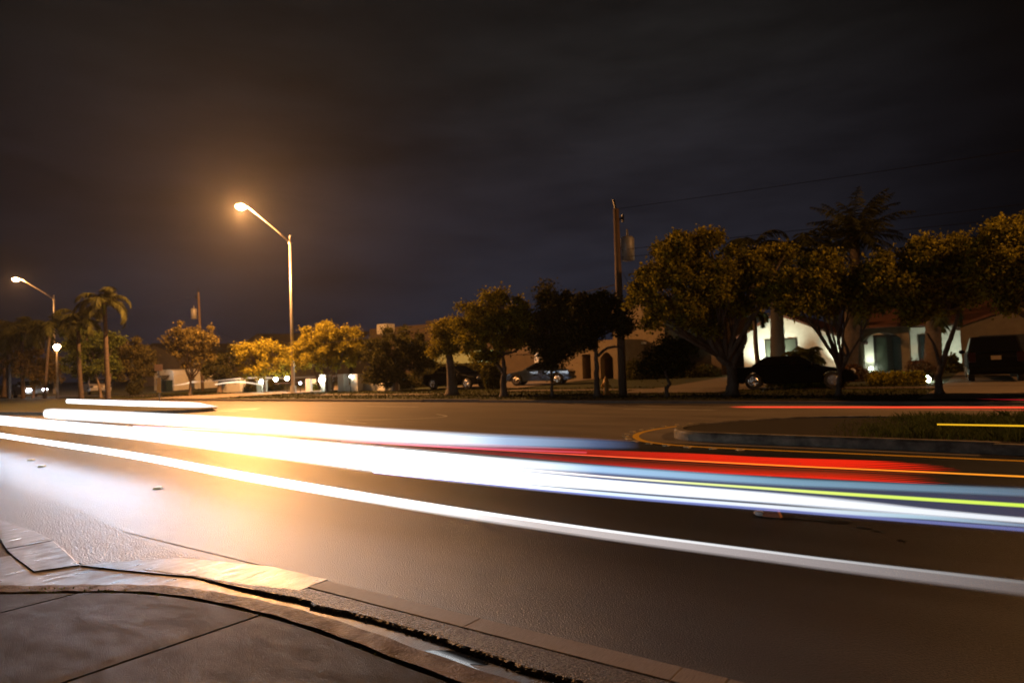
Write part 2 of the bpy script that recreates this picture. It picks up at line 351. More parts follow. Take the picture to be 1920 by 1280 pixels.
for a, b in zip(cuts[:-1], cuts[1:]):
    slab(a+.012, b-.012, -1.2, lambda x: float(np.interp(x, SB[:, 0], SB[:, 1])), 0, -.1)
    slab(a+.012, b-.012, -9, lambda x: -1.225, -.1, -.1)
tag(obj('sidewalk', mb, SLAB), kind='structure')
sheet('road_base', [(-60, 1.8), (90, 1.8), (90, 3.4), (-60, 3.4)], -.058, CONC)
sheet('road_shoulder', [(-9, 2.7), (-4.0, 2.84), (-4.0, 3.25), (-9, 3.9)], -.004, ASPH)
# small weeds growing in the joint behind the kerb
def leaves(mb, C, size, ncl, up_=False):
    n_ = len(C); d = rng.normal(size=(n_, 3)); d /= np.linalg.norm(d, axis=1)[:, None]
    if up_: d[:, 2] = abs(d[:, 2])+.6; d /= np.linalg.norm(d, axis=1)[:, None]
    e_ = np.cross(d, rng.normal(size=(n_, 3))); e_ /= np.linalg.norm(e_, axis=1)[:, None]+1e-9
    s_ = size*rng.uniform(.6, 1.3, n_)[:, None]
    V = np.stack([C, C+d*s_*.5+e_*s_*.32, C+d*s_, C+d*s_*.5-e_*s_*.32], 1).reshape(-1, 3)
    o = len(mb.v); mb.v += V.tolist(); mb.f += [(o+4*i, o+4*i+1, o+4*i+2, o+4*i+3) for i in range(n_)]
mb = MB(); C = []
for cx_, sp, k in ((-5.4, .12, 30), (-4.95, .12, 45), (-4.72, .04, 40), (-4.55, .03, 50), (-3.98, .03, 40), (-3.78, .10, 200), (-3.62, .06, 110), (-2.66, .05, 60), (-3.3, .3, 20)):
    for i in range(k):
        x = random.gauss(cx_, sp); y = np.interp(x, KB[:, 0], KB[:, 1])-.014+random.gauss(0, .008); C.append((x, y, random.uniform(.045, .085)))
leaves(mb, np.array(C), .016, 1, True)
tag(obj('weeds', mb, LEAFG), 'tiny green weeds growing in the dark joint behind the kerb', 'weeds', kind='stuff')
# puddle left in the gutter pan
mb = MB()
for P in ([(-2.62, 2.70), (-2.54, 2.76), (-2.44, 2.80), (-2.30, 2.79), (-2.22, 2.745), (-2.30, 2.70), (-2.1, 2.66), (-1.85, 2.60), (-1.6, 2.55), (-1.6, 2.50), (-1.9, 2.515), (-2.2, 2.57), (-2.45, 2.62)],):
    P = dense(P+[P[0]], 5)[:-1]; mb.add([(x, y, -.0125) for x, y in P], [tuple(range(len(P)))[::-1]])
tag(obj('water', mb, WATER), kind='structure')

# far kerb, verge, lots rising gently to the houses
mb = MB(); mb.box(-400, -21.5, 22.5, 22.66, -.1, .11); mb.box(-18.2, 200, 22.5, 22.66, -.1, .10)
mb.box(-21.5, -18.2, 22.56, 22.66, -.1, .13)
tag(obj('far_kerb', mb, FARM, bevel=.02), kind='structure')
mb = MB(); ys = [22.66, 24, 26, 28, 30, 32, 34, 36, 38, 40, 42, 44, 60, 120, 600]; xs = np.linspace(-420, 220, 161)
v = [(x, y, lotz(y)-.005+.02*math.sin(x*.7+y)) for y in ys for x in xs]; k = len(xs)
mb.add(v, [(i*k+j, i*k+j+1, (i+1)*k+j+1, (i+1)*k+j) for i in range(len(ys)-1) for j in range(k-1)])
tag(obj('verge_lawn', mb, GRASS, smooth=True), kind='structure')
mb = MB()
def strip(x0, x1, y0, y1, lift=.03, n_=10):
    yy = np.linspace(y0, y1, n_); v = []
    for y in yy: v += [(x0, y, lotz(y)+lift), (x1, y, lotz(y)+lift)]
    mb.add(v, [(2*i, 2*i+1, 2*i+3, 2*i+2) for i in range(n_-1)])
strip(-400, -47, 25.2, 26.7); strip(-34, -24.5, 25.9, 27.2); strip(-22.5, 60, 29.6, 31.0)
tag(obj('far_sidewalk', mb, FARM), kind='structure')
mb = MB(); strip(-2.2, 6.5, 22.7, 29.55, .035); strip(-2.2, 6.5, 31.05, 43.5, .035)
strip(-14.2, -9.6, 27, 29.55, .034); strip(-14.2, -8.0, 31.05, 42, .034); strip(-47, -39.5, 22.7, 60, .03); strip(-30.5, -23.6, 33, 46, .03)
tag(obj('driveway', mb, FARM), kind='structure')

# medians with kerbs
def median(name, outline, h, m_top, kerbw=.17):
    P = dense(outline, 6); mb = MB(); I = offset(P, -kerbw); k = len(P); v = []; f = []
    for i in range(k):
        v += [(P[i][0], P[i][1], -.05), (P[i][0], P[i][1], h-.04), ((P[i][0]*.8+I[i][0]*.2), (P[i][1]*.8+I[i][1]*.2), h), (I[i][0], I[i][1], h), (I[i][0], I[i][1], h-.05)]
    for i in range(k-1):
        for j in range(4): f.append((i*5+j, i*5+j+1, (i+1)*5+j+1, (i+1)*5+j))
    mb.add(v, f); tag(obj(name+'_kerb', mb, m_top[0]), kind='structure')
    mb = MB(); mb.add([(p[0], p[1], h-.03) for p in I], [tuple(range(k))]); tag(obj(name+'_bed', mb, m_top[1]), kind='structure'); return I
MED = [(60, 12.05), (5, 11.95), (1, 11.95), (-2, 12.0), (-4.3, 12.05), (-5.05, 12.25), (-5.45, 12.85), (-5.55, 13.6), (-5.1, 14.5), (-4.3, 15.5), (-3, 16.3), (0, 16.6), (5, 16.6), (60, 16.6)]
MKERB = mat('median kerb', (.32, .28, .22), (.07, .06, .045), rough=.7, scale=4, bump=.4, bscale=30)
I = median('median', MED, .17, (MKERB, DIRT))
LM = [(-300, 22.0), (-90, 22.0), (-60, 21.5), (-42, 19.3), (-32, 17.6), (-28.2, 16.4), (-27.6, 15.6), (-28.3, 14.6), (-31, 13.4), (-36, 12.4), (-45, 11.9), (-70, 11.6), (-300, 11.6)]
LMr = LM[::-1]
def median2(outline, h):
    return median('far_median', outline, h, (mat('bare kerb', (.36, .29, .2), (.22, .17, .12), rough=.7, scale=4), GRASS))
# orient so that the offset goes inwards
median2(LMr, .15)
# long grass on the median
mb = MB(); C = []
while len(C) < 34000:
    x = random.uniform(-2.9, 9); y = random.uniform(12.35, 16.4)
    if x < -1.2 and random.random() > ((x+2.9)/1.7): continue
    C.append((x, y, .13))
C = np.array(C); n_ = len(C)
hgt = rng.uniform(.05, .24, n_)*np.clip((C[:, 0]+3.0)/2.2, .3, 1)*(1+.35*np.sin(C[:, 0]*3.1+C[:, 1]*2))
ang = rng.uniform(0, 6.28, n_); lean = rng.normal(0, .55, (n_, 2)); wd = .004+.004*rng.random(n_)
dv = np.stack([np.cos(ang)*wd, np.sin(ang)*wd, 0*wd], 1); tip = np.stack([lean[:, 0]*hgt, lean[:, 1]*hgt, hgt], 1); mid = tip*[.35, .35, .6]
V = np.stack([C-dv, C+dv, C+mid+dv*.8, C+tip, C+mid-dv*.8], 1).reshape(-1, 3)
mb.v = V.tolist(); mb.f = [(5*i, 5*i+1, 5*i+2, 5*i+3, 5*i+4) for i in range(n_)]
tag(obj('median_grass', mb, mat('grass blades', (.10, .13, .03), (.035, .05, .012), rough=.6, scale=2, leaf=True)), 'long shaggy grass growing on the kerbed median at right', 'grass', kind='stuff')
# rough grass tufts on the verge and the far median
mb = MB(); n_ = 26000
xx = rng.uniform(-60, 4, n_); yy = rng.uniform(22.8, 33, n_); C = np.stack([xx, yy, [lotz(y) for y in yy]], 1)
ok = ~(((xx > -2.2)) | ((xx > -47) & (xx < -39.5)) | ((xx > -14.2) & (xx < -9.6) & (yy > 27)) | ((yy > 29.6) & (yy < 31) & (xx > -22.5)))
C = C[ok]; n_ = len(C); d = rng.normal(size=(n_, 3))*[.05, .05, 0]; hh = rng.uniform(.03, .10, n_)[:, None]*np.array([[0, 0, 1]])
V = np.stack([C-d*.5, C+d*.5, C+hh], 1).reshape(-1, 3); mb.v = V.tolist(); mb.f = [(3*i, 3*i+1, 3*i+2) for i in range(n_)]
tag(obj('verge_grass', mb, mat('verge blades', (.075, .075, .02), (.025, .028, .01), rough=.7, scale=.6, leaf=True)), 'short rough grass on the verge across the road', 'grass', kind='stuff')

# yellow paint round the median nose and white markings
def ribbon(name, pl, wd_, m, z=.004, n=8):
    P = dense(pl, n); a = offset(P, wd_/2); b = offset(P, -wd_/2); mb = MB(); v = []
    for i in range(len(P)): v += [(*a[i], z), (*b[i], z)]
    mb.add(v, [(2*i, 2*i+1, 2*i+3, 2*i+2) for i in range(len(P)-1)]); return mb
YL = [(14, 11.42), (4, 11.38), (-1, 11.36), (-3.6, 11.34), (-4.7, 11.42), (-5.5, 11.75), (-6.0, 12.3), (-6.3, 13.0), (-6.35, 13.8), (-6.1, 14.9), (-5.4, 15.9), (-4.2, 16.7), (-2, 17.05), (14, 17.05)]
y1 = ribbon('', YL, .13, None); tag(obj('yellow_line', y1, YPAINT), kind='structure')
mb = MB(); mb.add([(-28.6, 15.9, .004), (-25.9, 16.0, .004), (-25.9, 16.35, .004), (-28.6, 16.25, .004)], [(0, 1, 2, 3)])
mb.add([(-28.6, 16.6, .004), (-26.0, 17.0, .004), (-27.0, 18.0, .004)], [(0, 1, 2)])
arc = ribbon('', [(-15.2, 16.6), (-14.2, 15.9), (-14.5, 15.0), (-15.8, 14.3), (-16.4, 13.9), (-15.6, 13.5), (-14.9, 13.3)], .10, None)
mb.add(arc.v, arc.f)
for x0 in (-34, -22, -10, 2): mb.add([(x0, 19.6, .004), (x0+3, 19.6, .004), (x0+3, 19.72, .004), (x0, 19.72, .004)], [(0, 1, 2, 3)])
tag(obj('white_marking', mb, WPAINT), kind='structure')
# raised reflectors
mb = MB(); mb.prism([(-.055, -.05, 0), (.055, -.05, 0), (.035, -.03, .022), (-.035, -.03, .022)], (0, .10, 0))
LBL = 'small raised road reflector beside the yellow line round the median nose'
src = None; YP = dense(YL, 20); out = offset(YP, -.19) 
if abs(out[len(out)//2][0]) < abs(YP[len(YP)//2][0]): out = offset(YP, .19)
acc = 0; last = None
for p in out:
    if not (p[0] < -3.2): last = p; continue
    if last is not None: acc += np.linalg.norm(p-last)
    last = p
    if acc > .42:
        acc = 0
        if src is None:
            src = obj('road_reflector', mb, mat('reflector', (.75, .6, .35), rough=.25, scale=20)); tag(src, LBL, 'road reflector', 'raised reflectors round the median nose'); o = src
        else: o = src.copy(); COL.objects.link(o)
        o.location = (p[0], p[1], .005); o.rotation_euler.z = random.uniform(0, 3)
# other small reflectors on the tarmac at left
for i, (px, py, lb) in enumerate(((296, 765, 'small glinting road reflector under the first light trail'), (371, 764, 'glinting road reflector at the tip of the left median'), (58, 863, 'white road reflector near the left edge of the wet lane'), (78, 875, 'lower of two white reflectors on the wet lane at left'), (296, 916, 'lone white reflector on the bright wet lane'))):
    o = src.copy(); COL.objects.link(o); p = G(px, py); o.location = (p[0], p[1], .005); o['label'] = lb
    o['group'] = 'road reflectors scattered on the left lanes'
# tar repairs, litter
mb = MB()
def blob(cx_, cy_, rx, ry, z=.004, n=22, jag=.25):
    mb.add([(cx_+rx*math.cos(t)*random.uniform(1-jag, 1+jag*.4), cy_+ry*math.sin(t)*random.uniform(1-jag, 1+jag*.4), z) for t in np.linspace(0, 2*math.pi, n, endpoint=False)], [tuple(range(n))])
lg = G(1430, 968); zz = .0042
for a, b, rx, ry in ((1422, 968, .07, .05), (1450, 969, .13, .035), (1475, 971, .14, .05), (1510, 974, .16, .035), (1545, 976, .16, .03), (1565, 979, .12, .06), (1580, 979, .05, .05), (1620, 990, .07, .03), (1645, 997, .05, .02), (1320, 980, .09, .015), (1430, 990, .05, .012), (1690, 1014, .04, .02), (925, 992, .10, .02), (342, 842, .25, .10), (350, 846, .2, .08), (1170, 762, .9, .10)):
    p = G(a, b); zz += .0002; blob(p[0], p[1], rx, ry, zz)
tag(obj('tar_patch', mb, TAR), kind='structure')
t = thing('litter', (*lg[:2], .005), 'flattened white and orange carton lying beside a dark tar streak on the road', 'litter')
mb = MB(); mb.ball((lg[0]-.03, lg[1], .03), .05, 8, 5, (1.1, .8, .55)); obj('lid', mb, WHITEP, t)
mb = MB(); mb.prism([(lg[0], lg[1]-.04, .006), (lg[0]+.17, lg[1]-.03, .006), (lg[0]+.13, lg[1]+.01, .07), (lg[0]+.02, lg[1], .06)], (.01, .06, .0)); obj('carton', mb, ORANGEP, t, bevel=.008)

# ---------------------------------------------------------------- street lamps
def street_lamp(x, y, hp, arm, rise, label, power, z0=.12, name='street_lamp', group='tall street lamps on the far verge', visible=True):
    t = thing(name, (x, y, z0), label, 'street lamp', group)
    mb = MB(); mb.tube([(x, y, z0), (x, y, z0+.5)], [.22, .2], 8); obj('base', mb, ALU, t)
    mb = MB(); mb.tube([(x, y, z0+.4), (x, y, z0+hp)], [.13, .075], 14); obj('pole', mb, STEEL, t, smooth=True)
    mb = MB(); mb.tube([(x, y, z0+hp-.1), (x, y, z0+hp+.55)], .05, 8); mb.tube([(x-.1, y, z0+hp+.5), (x+.1, y, z0+hp+.6)], .045, 6); mb.tube([(x, y, z0+hp), (x, y, z0+hp+.12)], .12, 10); obj('pole_cap', mb, STEEL, t)
    tip = np.array([x-.4, y-arm, z0+hp+rise]); pts = [(x, y, z0+hp+.1)]
    for q in (.25, .5, .75, 1): pts.append((x-.4*q, y-arm*q, z0+hp+.1+(rise-.1)*q**.92))
    mb = MB(); mb.tube(pts, [.06, .055, .05, .045, .04], 8); obj('arm', mb, STEEL, t, smooth=True)
    hx, hy, hz = tip; mb = MB()
    mb.add([(hx-.12, hy+.1, hz-.06), (hx+.12, hy+.1, hz-.06), (hx+.2, hy-.35, hz-.08), (hx+.14, hy-.75, hz-.06), (hx-.14, hy-.75, hz-.06), (hx-.2, hy-.35, hz-.08),
            (hx-.07, hy+.1, hz+.06), (hx+.07, hy+.1, hz+.06), (hx+.1, hy-.35, hz+.12), (hx+.07, hy-.7, hz+.06), (hx-.07, hy-.7, hz+.06), (hx-.1, hy-.35, hz+.12)],
           [(0, 5, 4, 3, 2, 1), (6, 7, 8, 9, 10, 11)]+[(i, (i+1) % 6, 6+(i+1) % 6, 6+i) for i in range(6)])
    obj('lamp_head', mb, ALU, t, bevel=.02)
    mb = MB(); mb.ball((hx, hy-.38, hz-.14), .25, 16, 10, (1, 1.3, .75)); obj('lens', mb, emat('sodium lens', (1, .55, .2), 300), t, smooth=True)
    lamp('sodium_light', (hx, hy-.38, hz-.5), power, HPS, .16, parent=t)
    return t
PW = 36000
street_lamp(-40.3, 29.4, 10.4, 3.1, 2.25, 'tall sodium street lamp glowing brightly on a slim pole left of centre', PW)
street_lamp(-86, 31.5, 10.4, 3.1, 2.25, 'distant lit street lamp at far left beside the palms', PW*.10)
street_lamp(12.5, 26.4, 10.4, 3.1, 2.25, 'sodium street lamp standing beyond the right edge of the view', PW*.22)
# small post-top lantern at left
p = G(108, 751); x, y = p[0], p[1]; Zp = depth(p); hh = (751-651)/F*Zp
t = thing('post_lamp', (x, y, .1), 'short post-top lantern with a small glowing globe beside the left palms', 'post lamp')
mb = MB(); mb.tube([(x, y, .1), (x, y, hh-.15)], [.10, .07], 10); obj('post', mb, STEEL, t)
mb = MB(); mb.ball((x, y, hh+.02), .24, 12, 8); obj('globe', mb, emat('amber globe', (1, .6, .25), 60), t, smooth=True)
lamp('globe_light', (x+.25, y-.6, hh), 300, HPS, .15, parent=t)

# ---------------------------------------------------------------- utility poles
def util_pole(px0, py0, px1, py1, label, extra=True, r_=.17, ofs=.42):
    b = G(px0, py0, .12); Z = depth(b); tpt = PZ(px1, py1, Z)
    t = thing('utility_pole', b, label, 'utility pole')
    mb = MB(); mb.tube([b, (b+tpt)/2, tpt], [r_, r_*.85, r_*.66], 12); obj('pole', mb, WOOD, t, smooth=True)
    k = np.linalg.norm(tpt-b); u = (tpt-b)/k; q = b+u*k*.78
    sx = ofs if extra > 0 else -ofs
    mb = MB(); mb.lathe((q[0]+sx*r0[0], q[1]+sx*r0[1], q[2]-.45), [(.01, 0), (.26, .02), (.27, .9), (.22, .98), (.05, 1.02), (.03, 1.3)], 14); obj('transformer', mb, ALU, t, smooth=True)
    mb = MB(); mb.tube([q+[0, 0, .1], q+np.array([sx*r0[0], sx*r0[1], .1])], .04, 6)
    obj('bracket', mb, RAIL, t); mb = MB(); c = b+u*k*.93; mb.tube([c, c+rt*.3*np.sign(sx)+[0, 0, .25]], .04, 6); mb.tube([c+rt*.26*np.sign(sx), c+rt*.26*np.sign(sx)+[0, 0, .32]], .05, 6); obj('insulator', mb, RAIL, t)
    mb = MB(); mb.tube([tpt-[0, 0, .1], tpt+[-.1, 0, .4]], .05, 6); obj('pole_pin', mb, RAIL, t)
    return b, tpt, u, k
pA = util_pole(1168, 742, 1155, 392, 'tall leaning wooden utility pole with a pale transformer between the verge trees')
pB = util_pole(380, 733, 372, 548, 'distant thin wooden utility pole rising behind the small yellowish tree', extra=-1, r_=.14, ofs=.5)
def wire(a, b, sag, label, rad=.009):
    mb = MB(); a = np.array(a); b = np.array(b); pts = []
    for q in np.linspace(0, 1, 18): pts.append(a+(b-a)*q-np.array([0, 0, sag*4*q*(1-q)]))
    mb.tube(pts, rad, 5, cap=False); tag(obj('overhead_wire', mb, RAIL), label, 'overhead wire', 'overhead wires')
far = pA[1]+np.array([75, 2, 1.0])
wire(pA[0]+pA[2]*pA[3]*.60, pB[0]+pB[2]*pB[3]*.45, 1.0, 'lowest overhead wire running left just above the distant rooftops', .02)
wire(pA[1], far, .9, 'top overhead wire running right above the palms')
wire(pA[0]+pA[2]*pA[3]*.74, far-[0, 0, 2.4], .8, 'middle overhead wire running right from below the transformer')
wire(pA[0]+pA[2]*pA[3]*.78, far-[0, 0, 1.6], .8, 'overhead wire running right from beside the transformer')
wire(pB[0]+pB[2]*pB[3]*.7, PZ(480, 640, 60), .4, 'slack service wire dropping right from the distant pole to a roof')
wire(pA[0]+pA[2]*pA[3]*.70, PZ(1215, 560, 37), .3, 'slack service wire dropping from the tall pole into the trees')
wire(pB[1]-[0, 0, .3], PZ(-100, 615, 95), .8, 'overhead wire running left from the distant pole towards the palms')

# ---------------------------------------------------------------- trees
def tree(label, base, trunkpts, crowns, nleaf, lsz, leafm, r_=.16, group='trees along the far verge', clump=.34, drop=0., name='street_tree', nclump=None, barkm=None, hang=0):
    """base px; trunkpts = list of polylines in px; crowns = ellipses (cx,cy,rx,ry) in px, all at the tree's depth"""
    b = G(*base, z=lotz(G(*base, z=.12)[1])); Z = depth(b)
    t = thing(name, b, label, 'tree', group); ppm = F/Z
    mb = MB()
    for pl in trunkpts:
        w0 = pl[0]; pts = [PZ(px, py, Z)+np.array([r0[1], -r0[0], 0])*0 for px, py in pl[1]]
        off = pl[2] if len(pl) > 2 else 0
        k = len(pts); pts = [q_+fw*off*(i/(k-1)) for i, q_ in enumerate(pts)]
        P = dense([tuple(q_) for q_ in pts], 5); P = P+rng.normal(0, .012, P.shape)
        rr = [max(.012, w0*(1-.62*i/(len(P)-1))) for i in range(len(P))]
        if pl is trunkpts[0]: rr[0] *= 1.6; rr[1] *= 1.2; P[0][2] -= .05
        mb.tube(P, rr, 9)
    # limbs into every crown lobe
    fork = PZ(*trunkpts[0][1][-1], Z)
    for cx_, cy_, rx, ry in crowns:
        c = PZ(cx_, cy_, Z)+fw*random.uniform(-.4, .4)*rx/ppm
        m_ = (fork+c)/2+np.array([random.uniform(-.2, .2), random.uniform(-.2, .2), -.15])
        mb.tube([fork, m_, c], [r_*.45, r_*.3, .02], 6)
        for q in range(4):
            e_ = c+np.array([random.uniform(-1, 1)*rx/ppm*.8, random.uniform(-1, 1)*rx/ppm*.6, random.uniform(-.3, .9)*ry/ppm]); mb.tube([m_, (m_+e_)/2+[0, 0, .1], e_], [r_*.2, r_*.13, .01], 5)
    obj('trunk', mb, barkm or BARK, t, smooth=True)
    nleaf = int(nleaf*1.7); lsz = lsz*.78
    area = sum(rx*ry for *_, rx, ry in crowns); mb = MB(); C = []
    for cx_, cy_, rx, ry in crowns:
        c = PZ(cx_, cy_, Z); a = rx/ppm; h = ry/ppm; kk = int(nleaf*rx*ry/area)
        ncl = nclump or max(10, int(2.6*(a*h)/(clump*clump)))
        u = rng.normal(size=(ncl, 3)); u /= np.linalg.norm(u, axis=1)[:, None]; rr = rng.uniform(.4, 1.12, ncl)[:, None]
        cc = c+u*rr*np.array([a, a, h]); cc[:, 2] += np.where(u[:, 2] < -.2, h*.15, 0)
        idx = rng.integers(0, ncl, kk); cs = rng.uniform(.55, 1.15, ncl)[idx][:, None]
        pp = cc[idx]+rng.normal(size=(kk, 3))*clump*.55*cs*np.array([1, 1, .8])
        if hang: pp[:, 2] -= np.abs(rng.normal(size=kk))*hang
        C.append(pp)
    leaves(mb, np.concatenate(C), lsz, 1)
    obj('crown', mb, leafm, t)
    return t, Z
V = 'verge'
tree('stout pollarded tree with a thick pale trunk and a tight golden crown', (848, 741), [(.30, [(848, 741), (846, 700), (843, 672), (842, 655)])],
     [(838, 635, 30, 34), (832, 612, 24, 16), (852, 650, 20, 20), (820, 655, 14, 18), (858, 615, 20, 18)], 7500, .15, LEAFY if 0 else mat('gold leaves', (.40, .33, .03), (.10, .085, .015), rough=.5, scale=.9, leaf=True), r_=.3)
tree('broad dark domed tree just right of the stout pollarded one', (945, 744), [(.17, [(945, 744), (944, 712), (946, 690), (942, 665)]), (.10, [(944, 700), (930, 680), (905, 655)])],
     [(900, 600, 38, 32), (940, 580, 46, 34), (985, 600, 36, 34), (885, 640, 24, 30), (930, 635, 50, 34), (975, 640, 40, 28), (905, 668, 22, 20), (930, 556, 24, 12), (880, 575, 18, 10)], 17000, .16, LEAF)
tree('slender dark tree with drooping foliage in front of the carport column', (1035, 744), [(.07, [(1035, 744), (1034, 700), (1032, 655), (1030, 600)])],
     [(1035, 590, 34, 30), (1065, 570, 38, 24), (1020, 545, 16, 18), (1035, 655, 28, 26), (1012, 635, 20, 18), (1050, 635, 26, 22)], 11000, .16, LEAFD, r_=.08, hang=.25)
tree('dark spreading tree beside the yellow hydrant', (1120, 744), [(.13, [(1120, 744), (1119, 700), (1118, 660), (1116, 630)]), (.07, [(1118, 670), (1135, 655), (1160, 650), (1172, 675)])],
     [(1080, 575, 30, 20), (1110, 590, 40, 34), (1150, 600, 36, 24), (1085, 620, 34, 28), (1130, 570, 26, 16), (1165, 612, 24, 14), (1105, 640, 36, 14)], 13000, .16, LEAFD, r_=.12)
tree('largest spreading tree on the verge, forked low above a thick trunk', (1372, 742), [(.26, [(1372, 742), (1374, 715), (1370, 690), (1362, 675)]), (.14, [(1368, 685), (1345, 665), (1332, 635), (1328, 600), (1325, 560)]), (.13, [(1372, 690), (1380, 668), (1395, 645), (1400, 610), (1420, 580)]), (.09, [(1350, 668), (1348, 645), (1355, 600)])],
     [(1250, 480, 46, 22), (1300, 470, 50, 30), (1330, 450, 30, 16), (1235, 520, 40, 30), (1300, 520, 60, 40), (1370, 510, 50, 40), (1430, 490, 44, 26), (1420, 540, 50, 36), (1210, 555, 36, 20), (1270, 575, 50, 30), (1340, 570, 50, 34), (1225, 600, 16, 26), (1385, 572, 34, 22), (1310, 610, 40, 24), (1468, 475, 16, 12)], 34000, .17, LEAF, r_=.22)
tree('small crooked sapling with a knotted stem left of the big forked tree', (1252, 744), [(.09, [(1252, 744), (1249, 730), (1255, 718), (1248, 700), (1252, 680)])],
     [(1245, 665, 34, 24), (1280, 655, 26, 22), (1225, 690, 22, 16), (1262, 690, 26, 16)], 5500, .15, LEAFD, r_=.07)
tree('thin pale Y-forked tree in front of the lit porch', (1572, 742), [(.11, [(1572, 742), (1573, 715), (1577, 690)]), (.065, [(1576, 700), (1565, 670), (1555, 640), (1545, 610)]), (.065, [(1577, 695), (1590, 665), (1580, 630), (1588, 600)]), (.04, [(1586, 668), (1572, 645), (1570, 615)])],
     [(1500, 520, 40, 30), (1540, 500, 30, 22), (1560, 540, 50, 34), (1610, 530, 40, 30), (1520, 556, 50, 28), (1590, 572, 46, 26), (1640, 560, 30, 26), (1480, 560, 30, 30), (1552, 485, 14, 12)], 22000, .16, LEAF, r_=.10)
tree('leaning double-stemmed tree in front of the plant shadow wall', (1762, 740), [(.12, [(1762, 740), (1760, 705), (1768, 680), (1775, 655), (1788, 620), (1798, 575)]), (.07, [(1764, 690), (1755, 655), (1740, 625)])],
     [(1690, 500, 40, 26), (1740, 480, 50, 26), (1800, 470, 50, 26), (1700, 540, 50, 30), (1770, 520, 54, 36), (1830, 500, 36, 30), (1660, 530, 24, 22), (1735, 570, 50, 28), (1805, 560, 40, 26), (1737, 462, 12, 8)], 24000, .16, LEAF, r_=.12)
tree('tallest dense tree crown at the right edge of the view', (1945, 742), [(.17, [(1945, 742), (1943, 700), (1940, 650), (1935, 600)])],
     [(1890, 440, 44, 24), (1930, 430, 50, 26), (1870, 480, 40, 36), (1920, 500, 60, 50), (1880, 540, 36, 44), (1980, 480, 50, 50), (1850, 510, 20, 26)], 21000, .15, LEAF, r_=.15)
# left side trees and shrubs
tree('unseen tree added outside the right edge of the view to shade the garage', (2110, 746), [(.17, [(2110, 746), (2108, 700), (2105, 640)])],
     [(2060, 470, 60, 50), (2130, 450, 70, 50), (2090, 540, 80, 50), (2180, 520, 60, 60)], 14000, .2, LEAF, r_=.15)  # unseen tree, added to keep the garage and SUV in shade
g2 = 'trees on the left of the view'
tree('airy pale tree with slim split trunks in front of the distant pole', (356, 742), [(.13, [(356, 742), (357, 725), (358, 708)]), (.07, [(357, 715), (348, 690), (352, 660), (345, 635)]), (.07, [(358, 712), (372, 695), (380, 670), (378, 640)])],
     [(345, 625, 26, 20), (375, 635, 26, 26), (330, 640, 16, 24), (355, 665, 34, 26), (388, 665, 16, 22), (398, 640, 10, 10)], 5200, .20, mat('olive leaves', (.17, .13, .03), (.06, .05, .015), rough=.5, scale=.9, leaf=True), group=g2, r_=.09)
tree('round olive shrub tree left of the small white garage', (246, 742), [(.16, [(246, 742), (247, 725), (244, 708)])],
     [(225, 665, 30, 32), (255, 665, 32, 32), (240, 695, 44, 24), (278, 690, 18, 26)], 9500, .2, mat('brown olive leaves', (.12, .10, .025), (.04, .036, .012), rough=.5, scale=.9, leaf=True), group=g2)
tree('bushy lime-lit tree between the two tall left palms', (190, 746), [(.12, [(190, 746), (185, 720), (178, 695)]), (.09, [(203, 746), (205, 720), (208, 700)])],
     [(145, 645, 26, 30), (165, 625, 24, 16), (175, 655, 34, 32), (215, 640, 18, 14), (150, 685, 30, 30), (190, 690, 26, 28)], 10500, .2, LEAFG, group=g2)
tree('rounded golden brown bush behind the post-top lantern', (62, 746), [(.12, [(62, 746), (64, 725), (66, 705)])],
     [(60, 680, 36, 26), (92, 690, 24, 26), (75, 705, 40, 20), (38, 690, 22, 24)], 8500, .2, mat('golden brown leaves', (.17, .12, .03), (.06, .05, .015), rough=.5, scale=.9, leaf=True), group=g2)
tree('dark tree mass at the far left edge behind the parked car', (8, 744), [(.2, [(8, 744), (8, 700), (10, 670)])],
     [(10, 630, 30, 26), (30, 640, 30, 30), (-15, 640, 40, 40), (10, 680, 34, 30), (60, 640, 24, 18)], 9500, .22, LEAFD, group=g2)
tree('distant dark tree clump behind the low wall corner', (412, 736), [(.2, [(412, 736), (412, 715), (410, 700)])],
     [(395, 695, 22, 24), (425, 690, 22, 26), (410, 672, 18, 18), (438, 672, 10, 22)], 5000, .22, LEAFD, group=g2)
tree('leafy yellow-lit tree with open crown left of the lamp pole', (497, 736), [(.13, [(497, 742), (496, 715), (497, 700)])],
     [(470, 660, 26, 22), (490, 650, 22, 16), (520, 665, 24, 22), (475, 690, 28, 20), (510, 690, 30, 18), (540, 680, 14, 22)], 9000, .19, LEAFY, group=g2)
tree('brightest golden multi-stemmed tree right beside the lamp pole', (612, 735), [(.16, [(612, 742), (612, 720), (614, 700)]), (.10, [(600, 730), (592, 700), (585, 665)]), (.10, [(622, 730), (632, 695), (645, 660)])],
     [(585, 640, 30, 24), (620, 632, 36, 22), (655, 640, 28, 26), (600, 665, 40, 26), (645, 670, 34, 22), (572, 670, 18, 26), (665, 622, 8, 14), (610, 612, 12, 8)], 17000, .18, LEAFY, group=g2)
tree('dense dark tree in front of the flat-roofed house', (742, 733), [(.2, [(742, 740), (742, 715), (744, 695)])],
     [(715, 650, 26, 20), (745, 640, 34, 24), (780, 650, 28, 24), (740, 675, 50, 26), (700, 675, 20, 24), (790, 680, 22, 26), (730, 705, 44, 20)], 15000, .2, LEAFD, group=g2)
